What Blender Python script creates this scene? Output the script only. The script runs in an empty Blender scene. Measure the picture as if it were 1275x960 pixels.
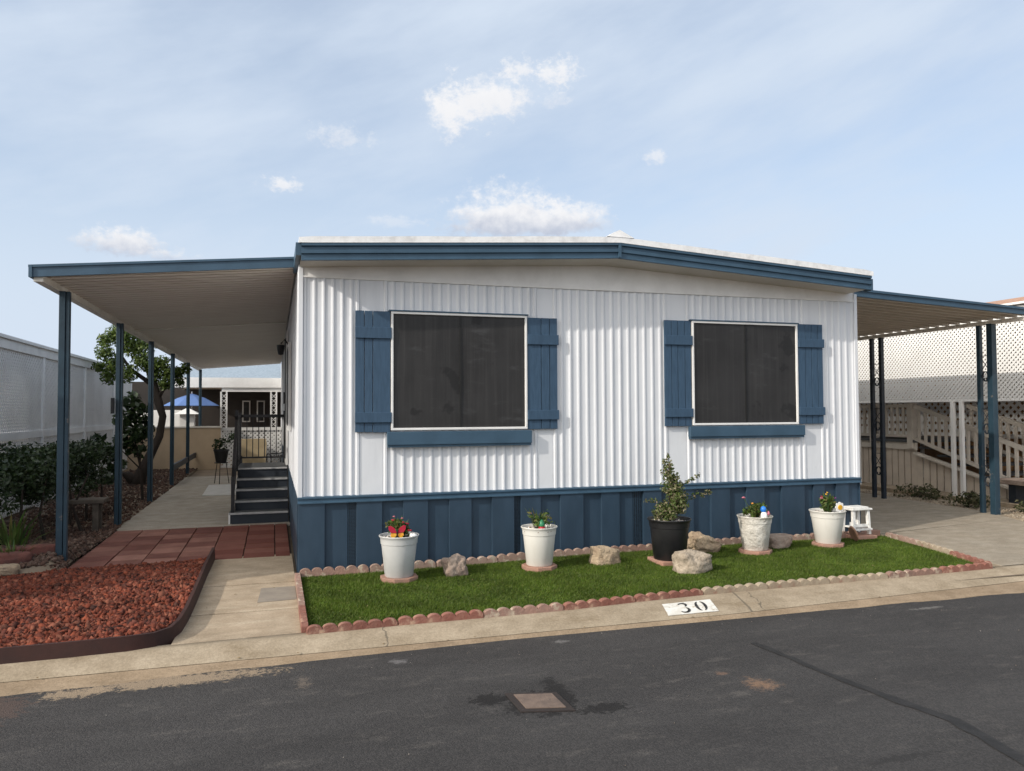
import bpy, bmesh, math, random
import numpy as np
from mathutils import Vector, Matrix, noise as mnoise
R = math.radians
random.seed(7); rng = np.random.default_rng(7)
scene = bpy.context.scene
COL = scene.collection

# ------------------------------------------------------------------ materials
def _n(nt, t, **k):
    n = nt.nodes.new(t)
    for a, b in k.items(): setattr(n, a, b)
    return n
def new_mat(name):
    m = bpy.data.materials.new(name); m.use_nodes = True
    nt = m.node_tree; b = nt.nodes['Principled BSDF']
    return m, nt, b
def vmath(nt, op, a, b=None):
    n = _n(nt, 'ShaderNodeMath', operation=op)
    for i, v in enumerate((a, b)):
        if v is None: continue
        if isinstance(v, (int, float)): n.inputs[i].default_value = v
        else: nt.links.new(v, n.inputs[i])
    return n.outputs[0]
def mapr(nt, v, a, b, c=0., d=1., smooth=True):
    n = _n(nt, 'ShaderNodeMapRange'); n.clamp = True
    if smooth: n.interpolation_type = 'SMOOTHSTEP'
    nt.links.new(v, n.inputs[0])
    for i, x in zip((1, 2, 3, 4), (a, b, c, d)): n.inputs[i].default_value = x
    return n.outputs[0]
def mixc(nt, fac, a, b, mode='MIX'):
    n = _n(nt, 'ShaderNodeMix', data_type='RGBA', blend_type=mode)
    if isinstance(fac, (int, float)): n.inputs[0].default_value = fac
    else: nt.links.new(fac, n.inputs[0])
    for i, v in ((6, a), (7, b)):
        if isinstance(v, tuple): n.inputs[i].default_value = (*v[:3], 1)
        else: nt.links.new(v, n.inputs[i])
    return n.outputs[2]
def coords(nt, stretch=(1, 1, 1), which='Object'):
    tc = _n(nt, 'ShaderNodeTexCoord'); mp = _n(nt, 'ShaderNodeMapping')
    nt.links.new(tc.outputs[which], mp.inputs[0]); mp.inputs['Scale'].default_value = stretch
    return mp.outputs[0]
def noise_tex(nt, vec, scale, detail=6, rough=.55, out=0):
    n = _n(nt, 'ShaderNodeTexNoise'); n.inputs['Scale'].default_value = scale
    n.inputs['Detail'].default_value = detail; n.inputs['Roughness'].default_value = rough
    nt.links.new(vec, n.inputs['Vector']); return n.outputs[out]
def add_bump(nt, b, h, strength, dist=.01):
    n = _n(nt, 'ShaderNodeBump'); n.inputs['Strength'].default_value = strength; n.inputs['Distance'].default_value = dist
    nt.links.new(h, n.inputs['Height']); nt.links.new(n.outputs[0], b.inputs['Normal'])
def mat(name, c1, c2=None, scale=5, rough=.6, bump=0., bscale=60, metal=0., spec=.4, stretch=(1, 1, 1),
        lo=.35, hi=.7, spots=None, bdist=.01, rnd=0.):
    m, nt, b = new_mat(name)
    v = coords(nt, stretch)
    if c2 is None: c2 = tuple(x * .82 for x in c1)
    f = mapr(nt, noise_tex(nt, v, scale, 8, .6), lo, hi)
    c = mixc(nt, f, c1, c2)
    if rnd:
        oi = _n(nt, 'ShaderNodeObjectInfo')
        c = mixc(nt, rnd, c, mixc(nt, oi.outputs['Random'], (.3, .3, .3), (1.0, 1.0, 1.0)), 'MULTIPLY')
    if spots:
        sc, sca, lo2, hi2 = spots
        c = mixc(nt, mapr(nt, noise_tex(nt, coords(nt), sca, 5, .6), lo2, hi2), c, sc)
    nt.links.new(c, b.inputs['Base Color'])
    b.inputs['Roughness'].default_value = rough; b.inputs['Metallic'].default_value = metal
    b.inputs['Specular IOR Level'].default_value = spec
    if bump: add_bump(nt, b, noise_tex(nt, coords(nt), bscale, 6, .6), bump, bdist)
    return m
def island_mat(name, cols, rough=.8, bump=0, bscale=80, spec=.25, vary=.0, translucent=0.):
    m, nt, b = new_mat(name)
    g = _n(nt, 'ShaderNodeNewGeometry'); cr = _n(nt, 'ShaderNodeValToRGB')
    nt.links.new(g.outputs['Random Per Island'], cr.inputs[0])
    el = cr.color_ramp.elements
    while len(el) < len(cols): el.new(.5)
    for i, c in enumerate(cols):
        el[i].position = i / max(1, len(cols) - 1); el[i].color = (*c, 1)
    c = cr.outputs[0]
    if vary:
        c = mixc(nt, vary, c, mixc(nt, mapr(nt, noise_tex(nt, coords(nt), 3, 6), .3, .7), (.45, .45, .45), (1.2, 1.2, 1.2)), 'MULTIPLY')
    nt.links.new(c, b.inputs['Base Color'])
    b.inputs['Roughness'].default_value = rough; b.inputs['Specular IOR Level'].default_value = spec
    if bump: add_bump(nt, b, noise_tex(nt, coords(nt), bscale, 6, .6), bump)
    if translucent:
        t = _n(nt, 'ShaderNodeBsdfTranslucent'); nt.links.new(c, t.inputs[0])
        ms = _n(nt, 'ShaderNodeMixShader'); ms.inputs[0].default_value = translucent
        nt.links.new(b.outputs[0], ms.inputs[1]); nt.links.new(t.outputs[0], ms.inputs[2])
        nt.links.new(ms.outputs[0], nt.nodes['Material Output'].inputs[0])
    return m

M = {}
M['siding'] = mat('white_siding_paint', (.66, .675, .70), (.555, .57, .60), 1.9, .42, .14, 2.2, spec=.5, stretch=(3.5, 3, .35), bdist=.05, lo=.42, hi=.80)
M['whitetrim'] = mat('white_trim_paint', (.78, .77, .75), (.68, .67, .65), 3, .5, .05, 5)
M['roofwhite'] = mat('white_roof_membrane', (.80, .80, .80), (.62, .62, .62), 9, .7, .4, 25, lo=.4, hi=.75)
M['blue'] = mat('blue_paint', (.043, .088, .136), (.034, .072, .112), 5, .5, .12, 30, spec=.4)
M['bluewood'] = mat('blue_painted_wood', (.042, .083, .138), (.031, .064, .108), 9, .55, .35, 35, stretch=(6, 6, .8), spec=.35, bdist=.004)
M['blueskirt'] = mat('blue_skirting_metal', (.027, .052, .083), (.020, .041, .067), 3, .45, .10, 2.5, spec=.45, bdist=.05, stretch=(2, 2, .7))
M['bluepost'] = mat('blue_post_paint', (.020, .047, .070), (.014, .034, .052), 6, .5, .15, 30, spots=((.12, .11, .10), 7, .66, .70))
M['blackblue'] = mat('dark_iron_paint', (.012, .018, .028), (.02, .028, .04), 8, .5, .1, 40)
M['black'] = mat('black_iron', (.008, .008, .010), (.016, .016, .018), 10, .45)
M['screen'] = mat('dark_solar_screen', (.018, .017, .017), (.026, .025, .024), 2.0, .48, .06, 900, spec=.30, stretch=(1.5, 1, .9), spots=((.011, .0105, .0105), 2.2, .56, .64))
def screen_mat():
    m, nt, b = new_mat('dark_solar_screen'); v = coords(nt)
    c = mixc(nt, mapr(nt, noise_tex(nt, v, 1.6, 8, .6), .3, .7), (.020, .019, .019), (.031, .030, .030))
    c = mixc(nt, mapr(nt, noise_tex(nt, coords(nt, (16, 1, .5)), 1.5, 5, .6), .42, .75, 0, .5), c, (.050, .048, .047))
    c = mixc(nt, mapr(nt, noise_tex(nt, coords(nt, (1.2, 1, 3.4)), 2.1, 7, .6), .56, .74, 0, .6), c, (.066, .066, .068))  # pale horizontal blotches: cloud reflections put into the screen colour
    c = mixc(nt, mapr(nt, noise_tex(nt, v, 2.6, 4, .55), .62, .66, 0, .7), c, (.012, .0115, .0115))
    nt.links.new(c, b.inputs['Base Color']); b.inputs['Roughness'].default_value = .5; b.inputs['Specular IOR Level'].default_value = .3
    add_bump(nt, b, noise_tex(nt, v, 700, 3, .6), .1, .002)
    return m
M['screen'] = screen_mat()
M['soffit'] = mat('cream_soffit_paint', (.60, .56, .50), (.54, .50, .44), 3, .6)
M['pan'] = mat('tan_roof_pan_paint', (.80, .75, .67), (.74, .68, .60), 2, .55, stretch=(1, 3, 1))
M['ribdark'] = mat('brown_roof_seam', (.52, .46, .40), (.46, .41, .35), 3, .6)
M['ribfaint'] = mat('dull_roof_seam', (.70, .65, .57), (.64, .59, .52), 3, .6)
M['creambeam'] = mat('cream_beam_paint', (.72, .68, .60), (.62, .58, .50), 3, .5)
M['lattice'] = mat('white_lattice_plastic', (.74, .73, .71), (.68, .67, .65), 2, .5)
M['latticegrey'] = mat('weathered_white_lattice', (.86, .86, .86), (.76, .76, .76), 1.6, .6)
M['deckgrey'] = mat('taupe_deck_paint', (.62, .57, .50), (.52, .47, .41), 4, .6, .1, 20)
M['taupe'] = mat('taupe_siding_paint', (.60, .52, .43), (.50, .43, .36), 3, .65, .1, 20)
M['tanblock'] = mat('tan_stucco', (.56, .43, .29), (.49, .37, .25), 2, .85, .3, 60)
M['brownwall'] = mat('brown_wall_paint', (.36, .21, .10), (.30, .17, .08), 2, .7)
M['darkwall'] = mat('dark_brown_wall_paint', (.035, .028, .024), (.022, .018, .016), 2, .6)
M['shingle'] = mat('blue_grey_shingles', (.30, .36, .42), (.20, .25, .30), 14, .85, .6, 22, stretch=(1, 2.5, 1))
M['terracotta'] = mat('terracotta_roof_tiles', (.42, .25, .17), (.30, .17, .11), 10, .8, .5, 20)
M['tread'] = mat('grey_step_tread', (.085, .090, .095), (.06, .064, .068), 8, .7)
M['nosing'] = mat('pale_step_nosing', (.42, .42, .42), (.30, .30, .30), 9, .6)
M['riser'] = mat('dark_navy_riser', (.016, .022, .032), (.024, .03, .04), 6, .6)
M['potwhite'] = mat('white_plastic_pot', (.66, .64, .59), (.56, .53, .47), 5, .5, .08, 10, lo=.4, hi=.8, stretch=(1, 1, .4))
M['potgrey'] = mat('light_grey_plastic_pot', (.52, .52, .51), (.45, .45, .44), 4, .45, .08, 10)
M['potrelief'] = mat('white_relief_pot', (.66, .63, .57), (.50, .46, .40), 7, .5, .9, 13, bdist=.03, stretch=(1, 1, .6))
M['potblack'] = mat('black_plastic_pot', (.010, .010, .011), (.016, .016, .017), 6, .42, .06, 20)
M['soil'] = mat('dark_soil', (.05, .035, .025), (.025, .018, .013), 40, .95, .8, 80)
M['paver'] = mat('pink_concrete_paver', (.40, .22, .16), (.33, .20, .15), 12, .85, .4, 90, rnd=.35)
M['edger0'] = mat('pink_concrete_edger', (.34, .205, .16), (.26, .165, .13), 14, .9, .8, 70, rnd=.35, spots=((.42, .34, .26), 16, .52, .66))
M['edger1'] = mat('red_concrete_edger', (.24, .095, .070), (.31, .155, .115), 14, .9, .8, 70, rnd=.35, spots=((.42, .27, .19), 15, .56, .70))
M['edger2'] = mat('cream_concrete_edger', (.40, .33, .24), (.31, .23, .165), 14, .9, .8, 70, rnd=.25, spots=((.28, .17, .12), 14, .60, .72))
M['edger3'] = mat('faded_pink_edger', (.36, .25, .20), (.28, .185, .145), 12, .9, .8, 70, rnd=.35, spots=((.45, .38, .30), 15, .54, .68))
M['rocktan'] = mat('tan_sandstone', (.44, .34, .23), (.28, .205, .14), 8, .9, 1.0, 30, bdist=.03, spots=((.22, .17, .13), 30, .60, .72))
M['rockgrey'] = mat('speckled_granite', (.42, .35, .27), (.27, .22, .165), 22, .9, 1.0, 45, bdist=.02, spots=((.16, .12, .09), 60, .60, .70))
M['rockpink'] = mat('grey_pink_stone', (.33, .26, .21), (.24, .17, .135), 9, .9, .9, 35, bdist=.02)
M['benchstone'] = mat('weathered_dark_stone', (.12, .10, .08), (.07, .058, .046), 8, .9, .6, 40)
M['darkred'] = mat('dark_red_block', (.15, .055, .042), (.09, .04, .033), 9, .9, .6, 50)
M['stripred'] = mat('dark_red_edging_strip', (.045, .015, .011), (.028, .011, .009), 4, .7, .2, 25)
M['stoolwhite'] = mat('chipped_white_paint', (.80, .79, .76), (.66, .64, .60), 12, .6, .2, 40, spots=((.3, .24, .18), 18, .66, .72))
M['bluecloth'] = mat('blue_umbrella_cloth', (.10, .18, .40), (.09, .16, .35), 3, .8)
M['tancloth'] = mat('tan_chair_mesh', (.40, .32, .20), (.32, .25, .15), 8, .8)
M['digit'] = mat('black_stencil_paint', (.02, .02, .02), (.10, .10, .10), 30, .8, lo=.5, hi=.8)
M['platewhite'] = mat('white_street_paint', (.66, .65, .61), (.52, .49, .43), 12, .8, spots=((.36, .31, .24), 20, .56, .70), stretch=(1, 3, 3))
M['redpetal'] = mat('red_petal', (.38, .02, .03), (.28, .015, .025), 20, .5)
M['pinkpetal'] = mat('pink_petal', (.50, .16, .20), (.45, .12, .18), 20, .5)
M['orange'] = mat('orange_enamel', (.75, .25, .04), (.8, .45, .06), 20, .4)
M['magenta'] = mat('magenta_enamel', (.42, .015, .05), (.50, .03, .04), 20, .4)
M['yellow'] = mat('yellow_enamel', (.75, .42, .03), (.6, .3, .02), 20, .4)
M['purple'] = mat('purple_petal', (.35, .05, .35), (.3, .04, .28), 20, .5)
M['skyblue'] = mat('blue_enamel', (.03, .22, .70), (.02, .16, .55), 20, .35)
M['whiteenamel'] = mat('white_enamel', (.82, .81, .78), (.74, .73, .70), 20, .35)
M['greenenamel'] = mat('green_enamel', (.03, .20, .09), (.025, .15, .07), 20, .35)
M['stem'] = mat('green_stem', (.06, .11, .03), (.09, .10, .04), 12, .7)
M['bark'] = mat('dark_bark', (.045, .034, .027), (.025, .019, .015), 9, .9, .8, 25, stretch=(1, 1, .3))
M['turfbase'] = mat('turf_backing', (.040, .066, .012), (.030, .052, .010), 30, .95)
M['pebble'] = island_mat('white_pebbles', [(.55, .52, .48), (.36, .31, .27), (.68, .66, .63), (.24, .20, .17), (.45, .36, .30)], .7)
M['turf'] = island_mat('turf_blades', [(.056, .108, .010), (.092, .155, .014), (.125, .178, .020), (.038, .078, .009), (.17, .19, .045)], .55, vary=.55, spec=.3, translucent=.25)
M['lava'] = island_mat('red_lava_rock', [(.10, .030, .021), (.17, .045, .027), (.24, .066, .036), (.040, .020, .017), (.20, .055, .032), (.11, .040, .030), (.29, .105, .065), (.055, .026, .021)], .95, .6, 90, .15, vary=.5)
M['darkgravel'] = island_mat('dark_bark_gravel', [(.08, .045, .035), (.13, .08, .06), (.05, .035, .03), (.20, .14, .11)], .95, .4, 90, .15)
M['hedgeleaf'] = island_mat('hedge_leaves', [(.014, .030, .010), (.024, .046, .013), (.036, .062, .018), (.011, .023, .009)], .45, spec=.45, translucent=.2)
M['treeleaf'] = island_mat('tree_leaves', [(.045, .085, .016), (.075, .12, .02), (.11, .15, .028), (.035, .06, .014)], .5, spec=.4, translucent=.3)
M['shrubleaf'] = island_mat('potted_shrub_leaves', [(.05, .085, .018), (.085, .12, .028), (.12, .15, .05), (.30, .24, .16), (.06, .10, .02)], .55, translucent=.25)
M['flowerleaf'] = island_mat('flower_leaves', [(.05, .11, .02), (.09, .15, .03), (.14, .17, .05), (.03, .07, .02), (.20, .16, .05)], .5, translucent=.25)
M['dryleaf'] = island_mat('scrubby_leaves', [(.035, .045, .018), (.055, .06, .025), (.10, .09, .05), (.025, .03, .014)], .8)
M['brick'] = None

def concrete(name, c1, c2, stain, joints_x=(), crack=(), patch=0.):
    m, nt, b = new_mat(name)
    v = coords(nt)
    c = mixc(nt, mapr(nt, noise_tex(nt, v, 1.7, 8, .65), .3, .72), c1, c2)
    c = mixc(nt, mapr(nt, noise_tex(nt, coords(nt, (.6, 2.2, 1)), 2.3, 9, .7), .50, .75), c, stain)
    c = mixc(nt, .40, c, mixc(nt, mapr(nt, noise_tex(nt, v, 70, 6, .75), .28, .72), (.45, .43, .40), (1.3, 1.3, 1.3)), 'MULTIPLY')
    c = mixc(nt, .55, c, mixc(nt, mapr(nt, noise_tex(nt, coords(nt, (1, 1.5, 1)), 4.2, 10, .72), .34, .68), (.62, .58, .52), (1.12, 1.12, 1.12)), 'MULTIPLY')
    c = mixc(nt, mapr(nt, noise_tex(nt, coords(nt, (1, 2, 1)), 8.5, 6, .7), .66, .76, 0, .55), c, tuple(k * .5 for k in c2))
    if joints_x:
        sx = _n(nt, 'ShaderNodeSeparateXYZ'); nt.links.new(v, sx.inputs[0])
        wob = vmath(nt, 'MULTIPLY', vmath(nt, 'SUBTRACT', noise_tex(nt, v, 9, 4), .5), .10)
        for x0, w, wb, sl in joints_x:
            xx = vmath(nt, 'ADD', sx.outputs[0], vmath(nt, 'MULTIPLY', wob, wb))
            xx = vmath(nt, 'SUBTRACT', xx, vmath(nt, 'MULTIPLY', sx.outputs[1], sl))
            d = vmath(nt, 'ABSOLUTE', vmath(nt, 'SUBTRACT', xx, x0))
            c = mixc(nt, mapr(nt, d, w * .4, w, .75, 0), c, (.10, .085, .065))
    nt.links.new(c, b.inputs['Base Color']); b.inputs['Roughness'].default_value = .88
    b.inputs['Specular IOR Level'].default_value = .25
    add_bump(nt, b, noise_tex(nt, v, 130, 6, .7), .35, .006)
    return m
M['walk'] = concrete('walkway_concrete', (.42, .335, .245), (.34, .275, .20), (.47, .40, .305))
M['patio'] = concrete('patio_concrete', (.42, .38, .33), (.36, .33, .28), (.34, .31, .27))
M['drive'] = concrete('driveway_concrete', (.34, .295, .235), (.29, .255, .205), (.37, .33, .27))
M['curb'] = concrete('curb_concrete', (.37, .305, .225), (.31, .255, .185), (.26, .205, .14),
                     ((.74, .009, 1.3, .12), (3.42, .012, .4, .1), (3.62, .006, 1.4, .14), (6.9, .012, .1, .2)))
M['gutter'] = concrete('gutter_concrete', (.33, .25, .17), (.27, .205, .14), (.21, .155, .105))
M['ground'] = mat('dry_dirt', (.22, .17, .12), (.15, .115, .085), 2, .95, .5, 40)
M['sandground'] = mat('sandy_soil', (.34, .28, .20), (.22, .17, .12), 3, .95, .6, 50)

def brick_mat():
    m, nt, b = new_mat('red_patio_pavers')
    g = _n(nt, 'ShaderNodeNewGeometry'); cr = _n(nt, 'ShaderNodeValToRGB')
    nt.links.new(g.outputs['Random Per Island'], cr.inputs[0]); el = cr.color_ramp.elements
    el[0].color = (.125, .044, .034, 1); el[1].color = (.27, .135, .105, 1)
    c = mixc(nt, .5, cr.outputs[0], mixc(nt, mapr(nt, noise_tex(nt, coords(nt), 5, 8, .65), .3, .7), (.6, .58, .56), (1.25, 1.25, 1.25)), 'MULTIPLY')
    sx = _n(nt, 'ShaderNodeSeparateXYZ'); nt.links.new(coords(nt), sx.inputs[0])
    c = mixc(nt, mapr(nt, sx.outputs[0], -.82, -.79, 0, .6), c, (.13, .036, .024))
    nt.links.new(c, b.inputs['Base Color']); b.inputs['Roughness'].default_value = .85; b.inputs['Specular IOR Level'].default_value = .25
    add_bump(nt, b, noise_tex(nt, coords(nt), 80, 6, .65), .4, .006)
    return m
M['brick'] = brick_mat()

def asphalt():
    m, nt, b = new_mat('worn_asphalt'); v = coords(nt)
    c = mixc(nt, mapr(nt, noise_tex(nt, coords(nt, (.5, 1.6, 1)), 1.3, 9, .65), .3, .7), (.032, .0305, .0305), (.046, .044, .0435))
    c = mixc(nt, mapr(nt, noise_tex(nt, v, 3.1, 7, .7), .56, .78, 0, .5), c, (.026, .025, .025))
    c = mixc(nt, mapr(nt, noise_tex(nt, coords(nt, (1, 2.4, 1)), 4.5, 6, .65), .52, .78, 0, .55), c, (.095, .087, .080))
    vo = _n(nt, 'ShaderNodeTexVoronoi'); vo.inputs['Scale'].default_value = 130; nt.links.new(v, vo.inputs['Vector'])
    sp = _n(nt, 'ShaderNodeSeparateColor'); nt.links.new(vo.outputs['Color'], sp.inputs[0])
    c = mixc(nt, .45, c, mixc(nt, mapr(nt, sp.outputs[0], .1, .95), (.5, .5, .5), (1.55, 1.5, 1.47)), 'MULTIPLY')
    c = mixc(nt, mapr(nt, noise_tex(nt, v, 26, 3, .5), .74, .80, 0, .5), c, (.13, .11, .095))
    sx = _n(nt, 'ShaderNodeSeparateXYZ'); nt.links.new(v, sx.inputs[0])
    nz = vmath(nt, 'ADD', vmath(nt, 'MULTIPLY', vmath(nt, 'SUBTRACT', noise_tex(nt, v, 9, 9, .75), .5), 2.2), vmath(nt, 'MULTIPLY', vmath(nt, 'SUBTRACT', noise_tex(nt, v, 38, 6, .75), .5), 3.0))
    def blob(x, y, rx, ry, col, soft, amt):
        nonlocal c
        dx = vmath(nt, 'DIVIDE', vmath(nt, 'SUBTRACT', sx.outputs[0], x), rx)
        dy = vmath(nt, 'DIVIDE', vmath(nt, 'SUBTRACT', sx.outputs[1], y), ry)
        d = vmath(nt, 'SQRT', vmath(nt, 'ADD', vmath(nt, 'MULTIPLY', dx, dx), vmath(nt, 'MULTIPLY', dy, dy)))
        d = vmath(nt, 'ADD', d, nz)
        c = mixc(nt, mapr(nt, d, 1 - soft, 1, amt, 0), c, col)
    blob(2.39, -3.47, .12, .13, (.24, .145, .09), 1.0, .7)          # spilled sand
    blob(2.28, -3.25, .05, .04, (.20, .12, .08), .9, .5)
    blob(2.2, -3.55, .09, .06, (.11, .10, .09), .9, .55)
    blob(-.75, -2.40, .60, .11, (.27, .205, .14), .4, .9)        # silt washed out of the gutter
    blob(-1.25, -2.46, .18, .08, (.27, .205, .14), .3, .85)
    blob(-.05, -2.66, .05, .13, (.17, .135, .105), .8, .5)
    blob(.52, -2.46, .07, .06, (.20, .19, .19), .9, .5)
    blob(1.62, -2.38, .08, .04, (.20, .19, .185), .9, .5)
    blob(1.02, -3.24, .26, .05, (.011, .010, .010), .3, .92)      # dark oil stains round the cover
    blob(1.42, -3.52, .16, .07, (.011, .010, .010), .3, .92)
    blob(.88, -3.22, .10, .09, (.011, .010, .010), .3, .92)
    blob(1.12, -3.36, .20, .17, (.011, .010, .010), .3, .92)
    blob(1.27, -3.25, .07, .24, (.011, .010, .010), .3, .92)
    blob(-1.60, -2.62, .16, .24, (.075, .052, .044), .2, .8)      # brown patch at the far left
    blob(4.6, -2.45, .20, .03, (.17, .16, .15), .5, .6)
    blob(2.45, -4.45, .22, .03, (.022, .021, .021), .4, .7)
    nt.links.new(c, b.inputs['Base Color']); b.inputs['Roughness'].default_value = .82; b.inputs['Specular IOR Level'].default_value = .3
    h = vmath(nt, 'ADD', noise_tex(nt, v, 160, 5, .7), vmath(nt, 'MULTIPLY', vo.outputs['Distance'], -.8))
    add_bump(nt, b, h, .55, .006)
    return m
M['asphalt'] = asphalt()
M['tar'] = mat('tar_seal', (.012, .0115, .0115), (.022, .021, .021), 12, .7, .4, 60)
M['cover'] = mat('dusty_utility_cover', (.165, .12, .095), (.11, .08, .066), 14, .85, .5, 60)
M['coverframe'] = mat('dark_cover_frame', (.030, .022, .02), (.022, .018, .017), 14, .85, .4, 60)

# ------------------------------------------------------------------ mesh helpers
ORG = {}
class MB:
    def __init__(s): s.v = []; s.f = []
    def add(s, vs, fs):
        o = len(s.v); s.v += [tuple(p) for p in vs]; s.f += [tuple(i + o for i in f) for f in fs]; return s
    def box(s, x0, x1, y0, y1, z0, z1):
        return s.add([(x0, y0, z0), (x1, y0, z0), (x1, y1, z0), (x0, y1, z0), (x0, y0, z1), (x1, y0, z1), (x1, y1, z1), (x0, y1, z1)],
                     [(3, 2, 1, 0), (4, 5, 6, 7), (0, 1, 5, 4), (1, 2, 6, 5), (2, 3, 7, 6), (3, 0, 4, 7)])
    def bar(s, p, q, w, h=None, up=(0, 0, 1)):
        p, q = Vector(p), Vector(q); d = (q - p).normalized(); up = Vector(up)
        if abs(d.dot(up)) > .98: up = Vector((0, 1, 0))
        a = d.cross(up).normalized() * w / 2; b = a.cross(d).normalized() * (h or w) / 2
        vs = [p - a - b, p + a - b, p + a + b, p - a + b, q - a - b, q + a - b, q + a + b, q - a + b]
        return s.add(vs, [(0, 1, 2, 3)[::-1], (4, 5, 6, 7), (0, 1, 5, 4), (1, 2, 6, 5), (2, 3, 7, 6), (3, 0, 4, 7)])
    def tube(s, pts, rad, n=8, caps=True):
        pts = [Vector(p) for p in pts]; rings = []
        if not isinstance(rad, (list, tuple)): rad = [rad] * len(pts)
        ref = None; base = len(s.v); vs = []; fs = []
        for i, p in enumerate(pts):
            d = (pts[min(i + 1, len(pts) - 1)] - pts[max(i - 1, 0)]).normalized()
            if ref is None: ref = Vector((1, 0, 0)) if abs(d.x) < .8 else Vector((0, 1, 0))
            a = d.cross(ref).normalized(); b = d.cross(a).normalized()
            for k in range(n):
                t = 2 * math.pi * k / n; vs.append(p + (a * math.cos(t) + b * math.sin(t)) * rad[i])
        for i in range(len(pts) - 1):
            for k in range(n):
                k2 = (k + 1) % n; fs.append((i * n + k, i * n + k2, (i + 1) * n + k2, (i + 1) * n + k))
        if caps: fs += [tuple(range(n))[::-1], tuple(range((len(pts) - 1) * n, len(pts) * n))]
        return s.add(vs, fs)
    def lathe(s, prof, n=32, c=(0, 0, 0), closed=False):
        vs = []; fs = []; m = len(prof)
        for k in range(n):
            t = 2 * math.pi * k / n
            for r, z in prof: vs.append((c[0] + r * math.cos(t), c[1] + r * math.sin(t), c[2] + z))
        for k in range(n):
            k2 = (k + 1) % n
            for i in range(m - 1): fs.append((k * m + i, k2 * m + i, k2 * m + i + 1, k * m + i + 1))
        return s.add(vs, fs)
    def prism(s, poly, fn, t0, t1):
        """poly of (a,b); fn(a,b,t)->xyz; extruded between t0 and t1"""
        n = len(poly)
        vs = [fn(a, b, t0) for a, b in poly] + [fn(a, b, t1) for a, b in poly]
        fs = [tuple(range(n))[::-1], tuple(range(n, 2 * n))] + [(i, (i + 1) % n, n + (i + 1) % n, n + i) for i in range(n)]
        return s.add(vs, fs)
    def grid(s, rows):
        """rows: list of equally long lists of points"""
        m = len(rows[0]); vs = [p for r in rows for p in r]
        fs = [(i * m + j, i * m + j + 1, (i + 1) * m + j + 1, (i + 1) * m + j) for i in range(len(rows) - 1) for j in range(m - 1)]
        return s.add(vs, fs)
    def build(s, name, material, parent=None, smooth=False, bevel=0, fix=True):
        me = bpy.data.meshes.new(name); off = ORG.get(parent.name, Vector()) if parent else Vector()
        me.from_pydata([(p[0] - off.x, p[1] - off.y, p[2] - off.z) for p in s.v], [], s.f)
        if fix:
            bm = bmesh.new(); bm.from_mesh(me); bmesh.ops.recalc_face_normals(bm, faces=bm.faces); bm.to_mesh(me); bm.free()
        return link(me, name, material, parent, smooth, bevel)
def link(me, name, material, parent=None, smooth=False, bevel=0):
    o = bpy.data.objects.new(name, me); COL.objects.link(o)
    me.materials.append(M[material] if isinstance(material, str) else material)
    if smooth:
        me.polygons.foreach_set('use_smooth', [True] * len(me.polygons))
        if smooth != 'all':
            try: me.set_sharp_from_angle(angle=R(40))
            except Exception: pass
    if bevel:
        md = o.modifiers.new('bevel', 'BEVEL'); md.width = bevel; md.segments = 2; md.limit_method = 'ANGLE'; md.angle_limit = R(40)
    if parent:
        o.parent = parent; ORG[o.name] = ORG.get(parent.name, Vector())
    return o
def np_mesh(name, V, F, material, parent=None, off=None):
    """V (n,3) float, F (m,k) int"""
    me = bpy.data.meshes.new(name); V = np.asarray(V, np.float32)
    if parent is not None: V = V - np.array(ORG[parent.name], np.float32)
    k = F.shape[1]
    me.vertices.add(len(V)); me.vertices.foreach_set('co', V.ravel())
    me.loops.add(F.size); me.loops.foreach_set('vertex_index', F.ravel().astype(np.int32))
    me.polygons.add(len(F)); me.polygons.foreach_set('loop_start', np.arange(0, F.size, k, dtype=np.int32))
    me.update(calc_edges=True); me.validate()
    return link(me, name, material, parent)
def tag(o, label, cat, group=None, kind=None):
    if label: o['label'] = label
    if cat: o['category'] = cat
    if group: o['group'] = group
    if kind: o['kind'] = kind
    return o
def thing(name, loc, label, cat, group=None):
    o = bpy.data.objects.new(name, None); COL.objects.link(o); o.location = loc; o.empty_display_size = .2
    ORG[o.name] = Vector(loc); return tag(o, label, cat, group)
def struct(o, kind='structure'): o['kind'] = kind; return o

def leaf_cloud(centers, radii, n, size, flat=.0, aspect=.5, shell=.5):
    """quad leaves spread through ellipsoid clumps"""
    centers = np.array(centers, float); radii = np.array(radii, float)
    if radii.ndim == 1: radii = np.stack([radii] * 3, 1)
    w = radii.prod(1) ** (2 / 3); idx = rng.choice(len(centers), n, p=w / w.sum())
    d = rng.normal(size=(n, 3)); d /= np.linalg.norm(d, axis=1)[:, None]
    r = (shell + (1 - shell) * rng.random(n)) ** 1.0
    r = np.where(rng.random(n) < .25, rng.random(n), r)
    P = centers[idx] + d * r[:, None] * radii[idx]
    nrm = d * .6 + rng.normal(size=(n, 3)) * .7; nrm[:, 2] += flat
    nrm /= np.linalg.norm(nrm, axis=1)[:, None]
    a = np.cross(nrm, rng.normal(size=(n, 3))); a /= np.linalg.norm(a, axis=1)[:, None]; b = np.cross(nrm, a)
    s = size * (.6 + .8 * rng.random(n))[:, None]
    fold = nrm * s * .18
    V = np.stack([P - a * s, P - b * s * aspect + fold, P + a * s, P + b * s * aspect + fold], 1).reshape(-1, 3)
    F = np.arange(4 * n).reshape(n, 4)
    return V, F
ICO_V = None
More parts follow.
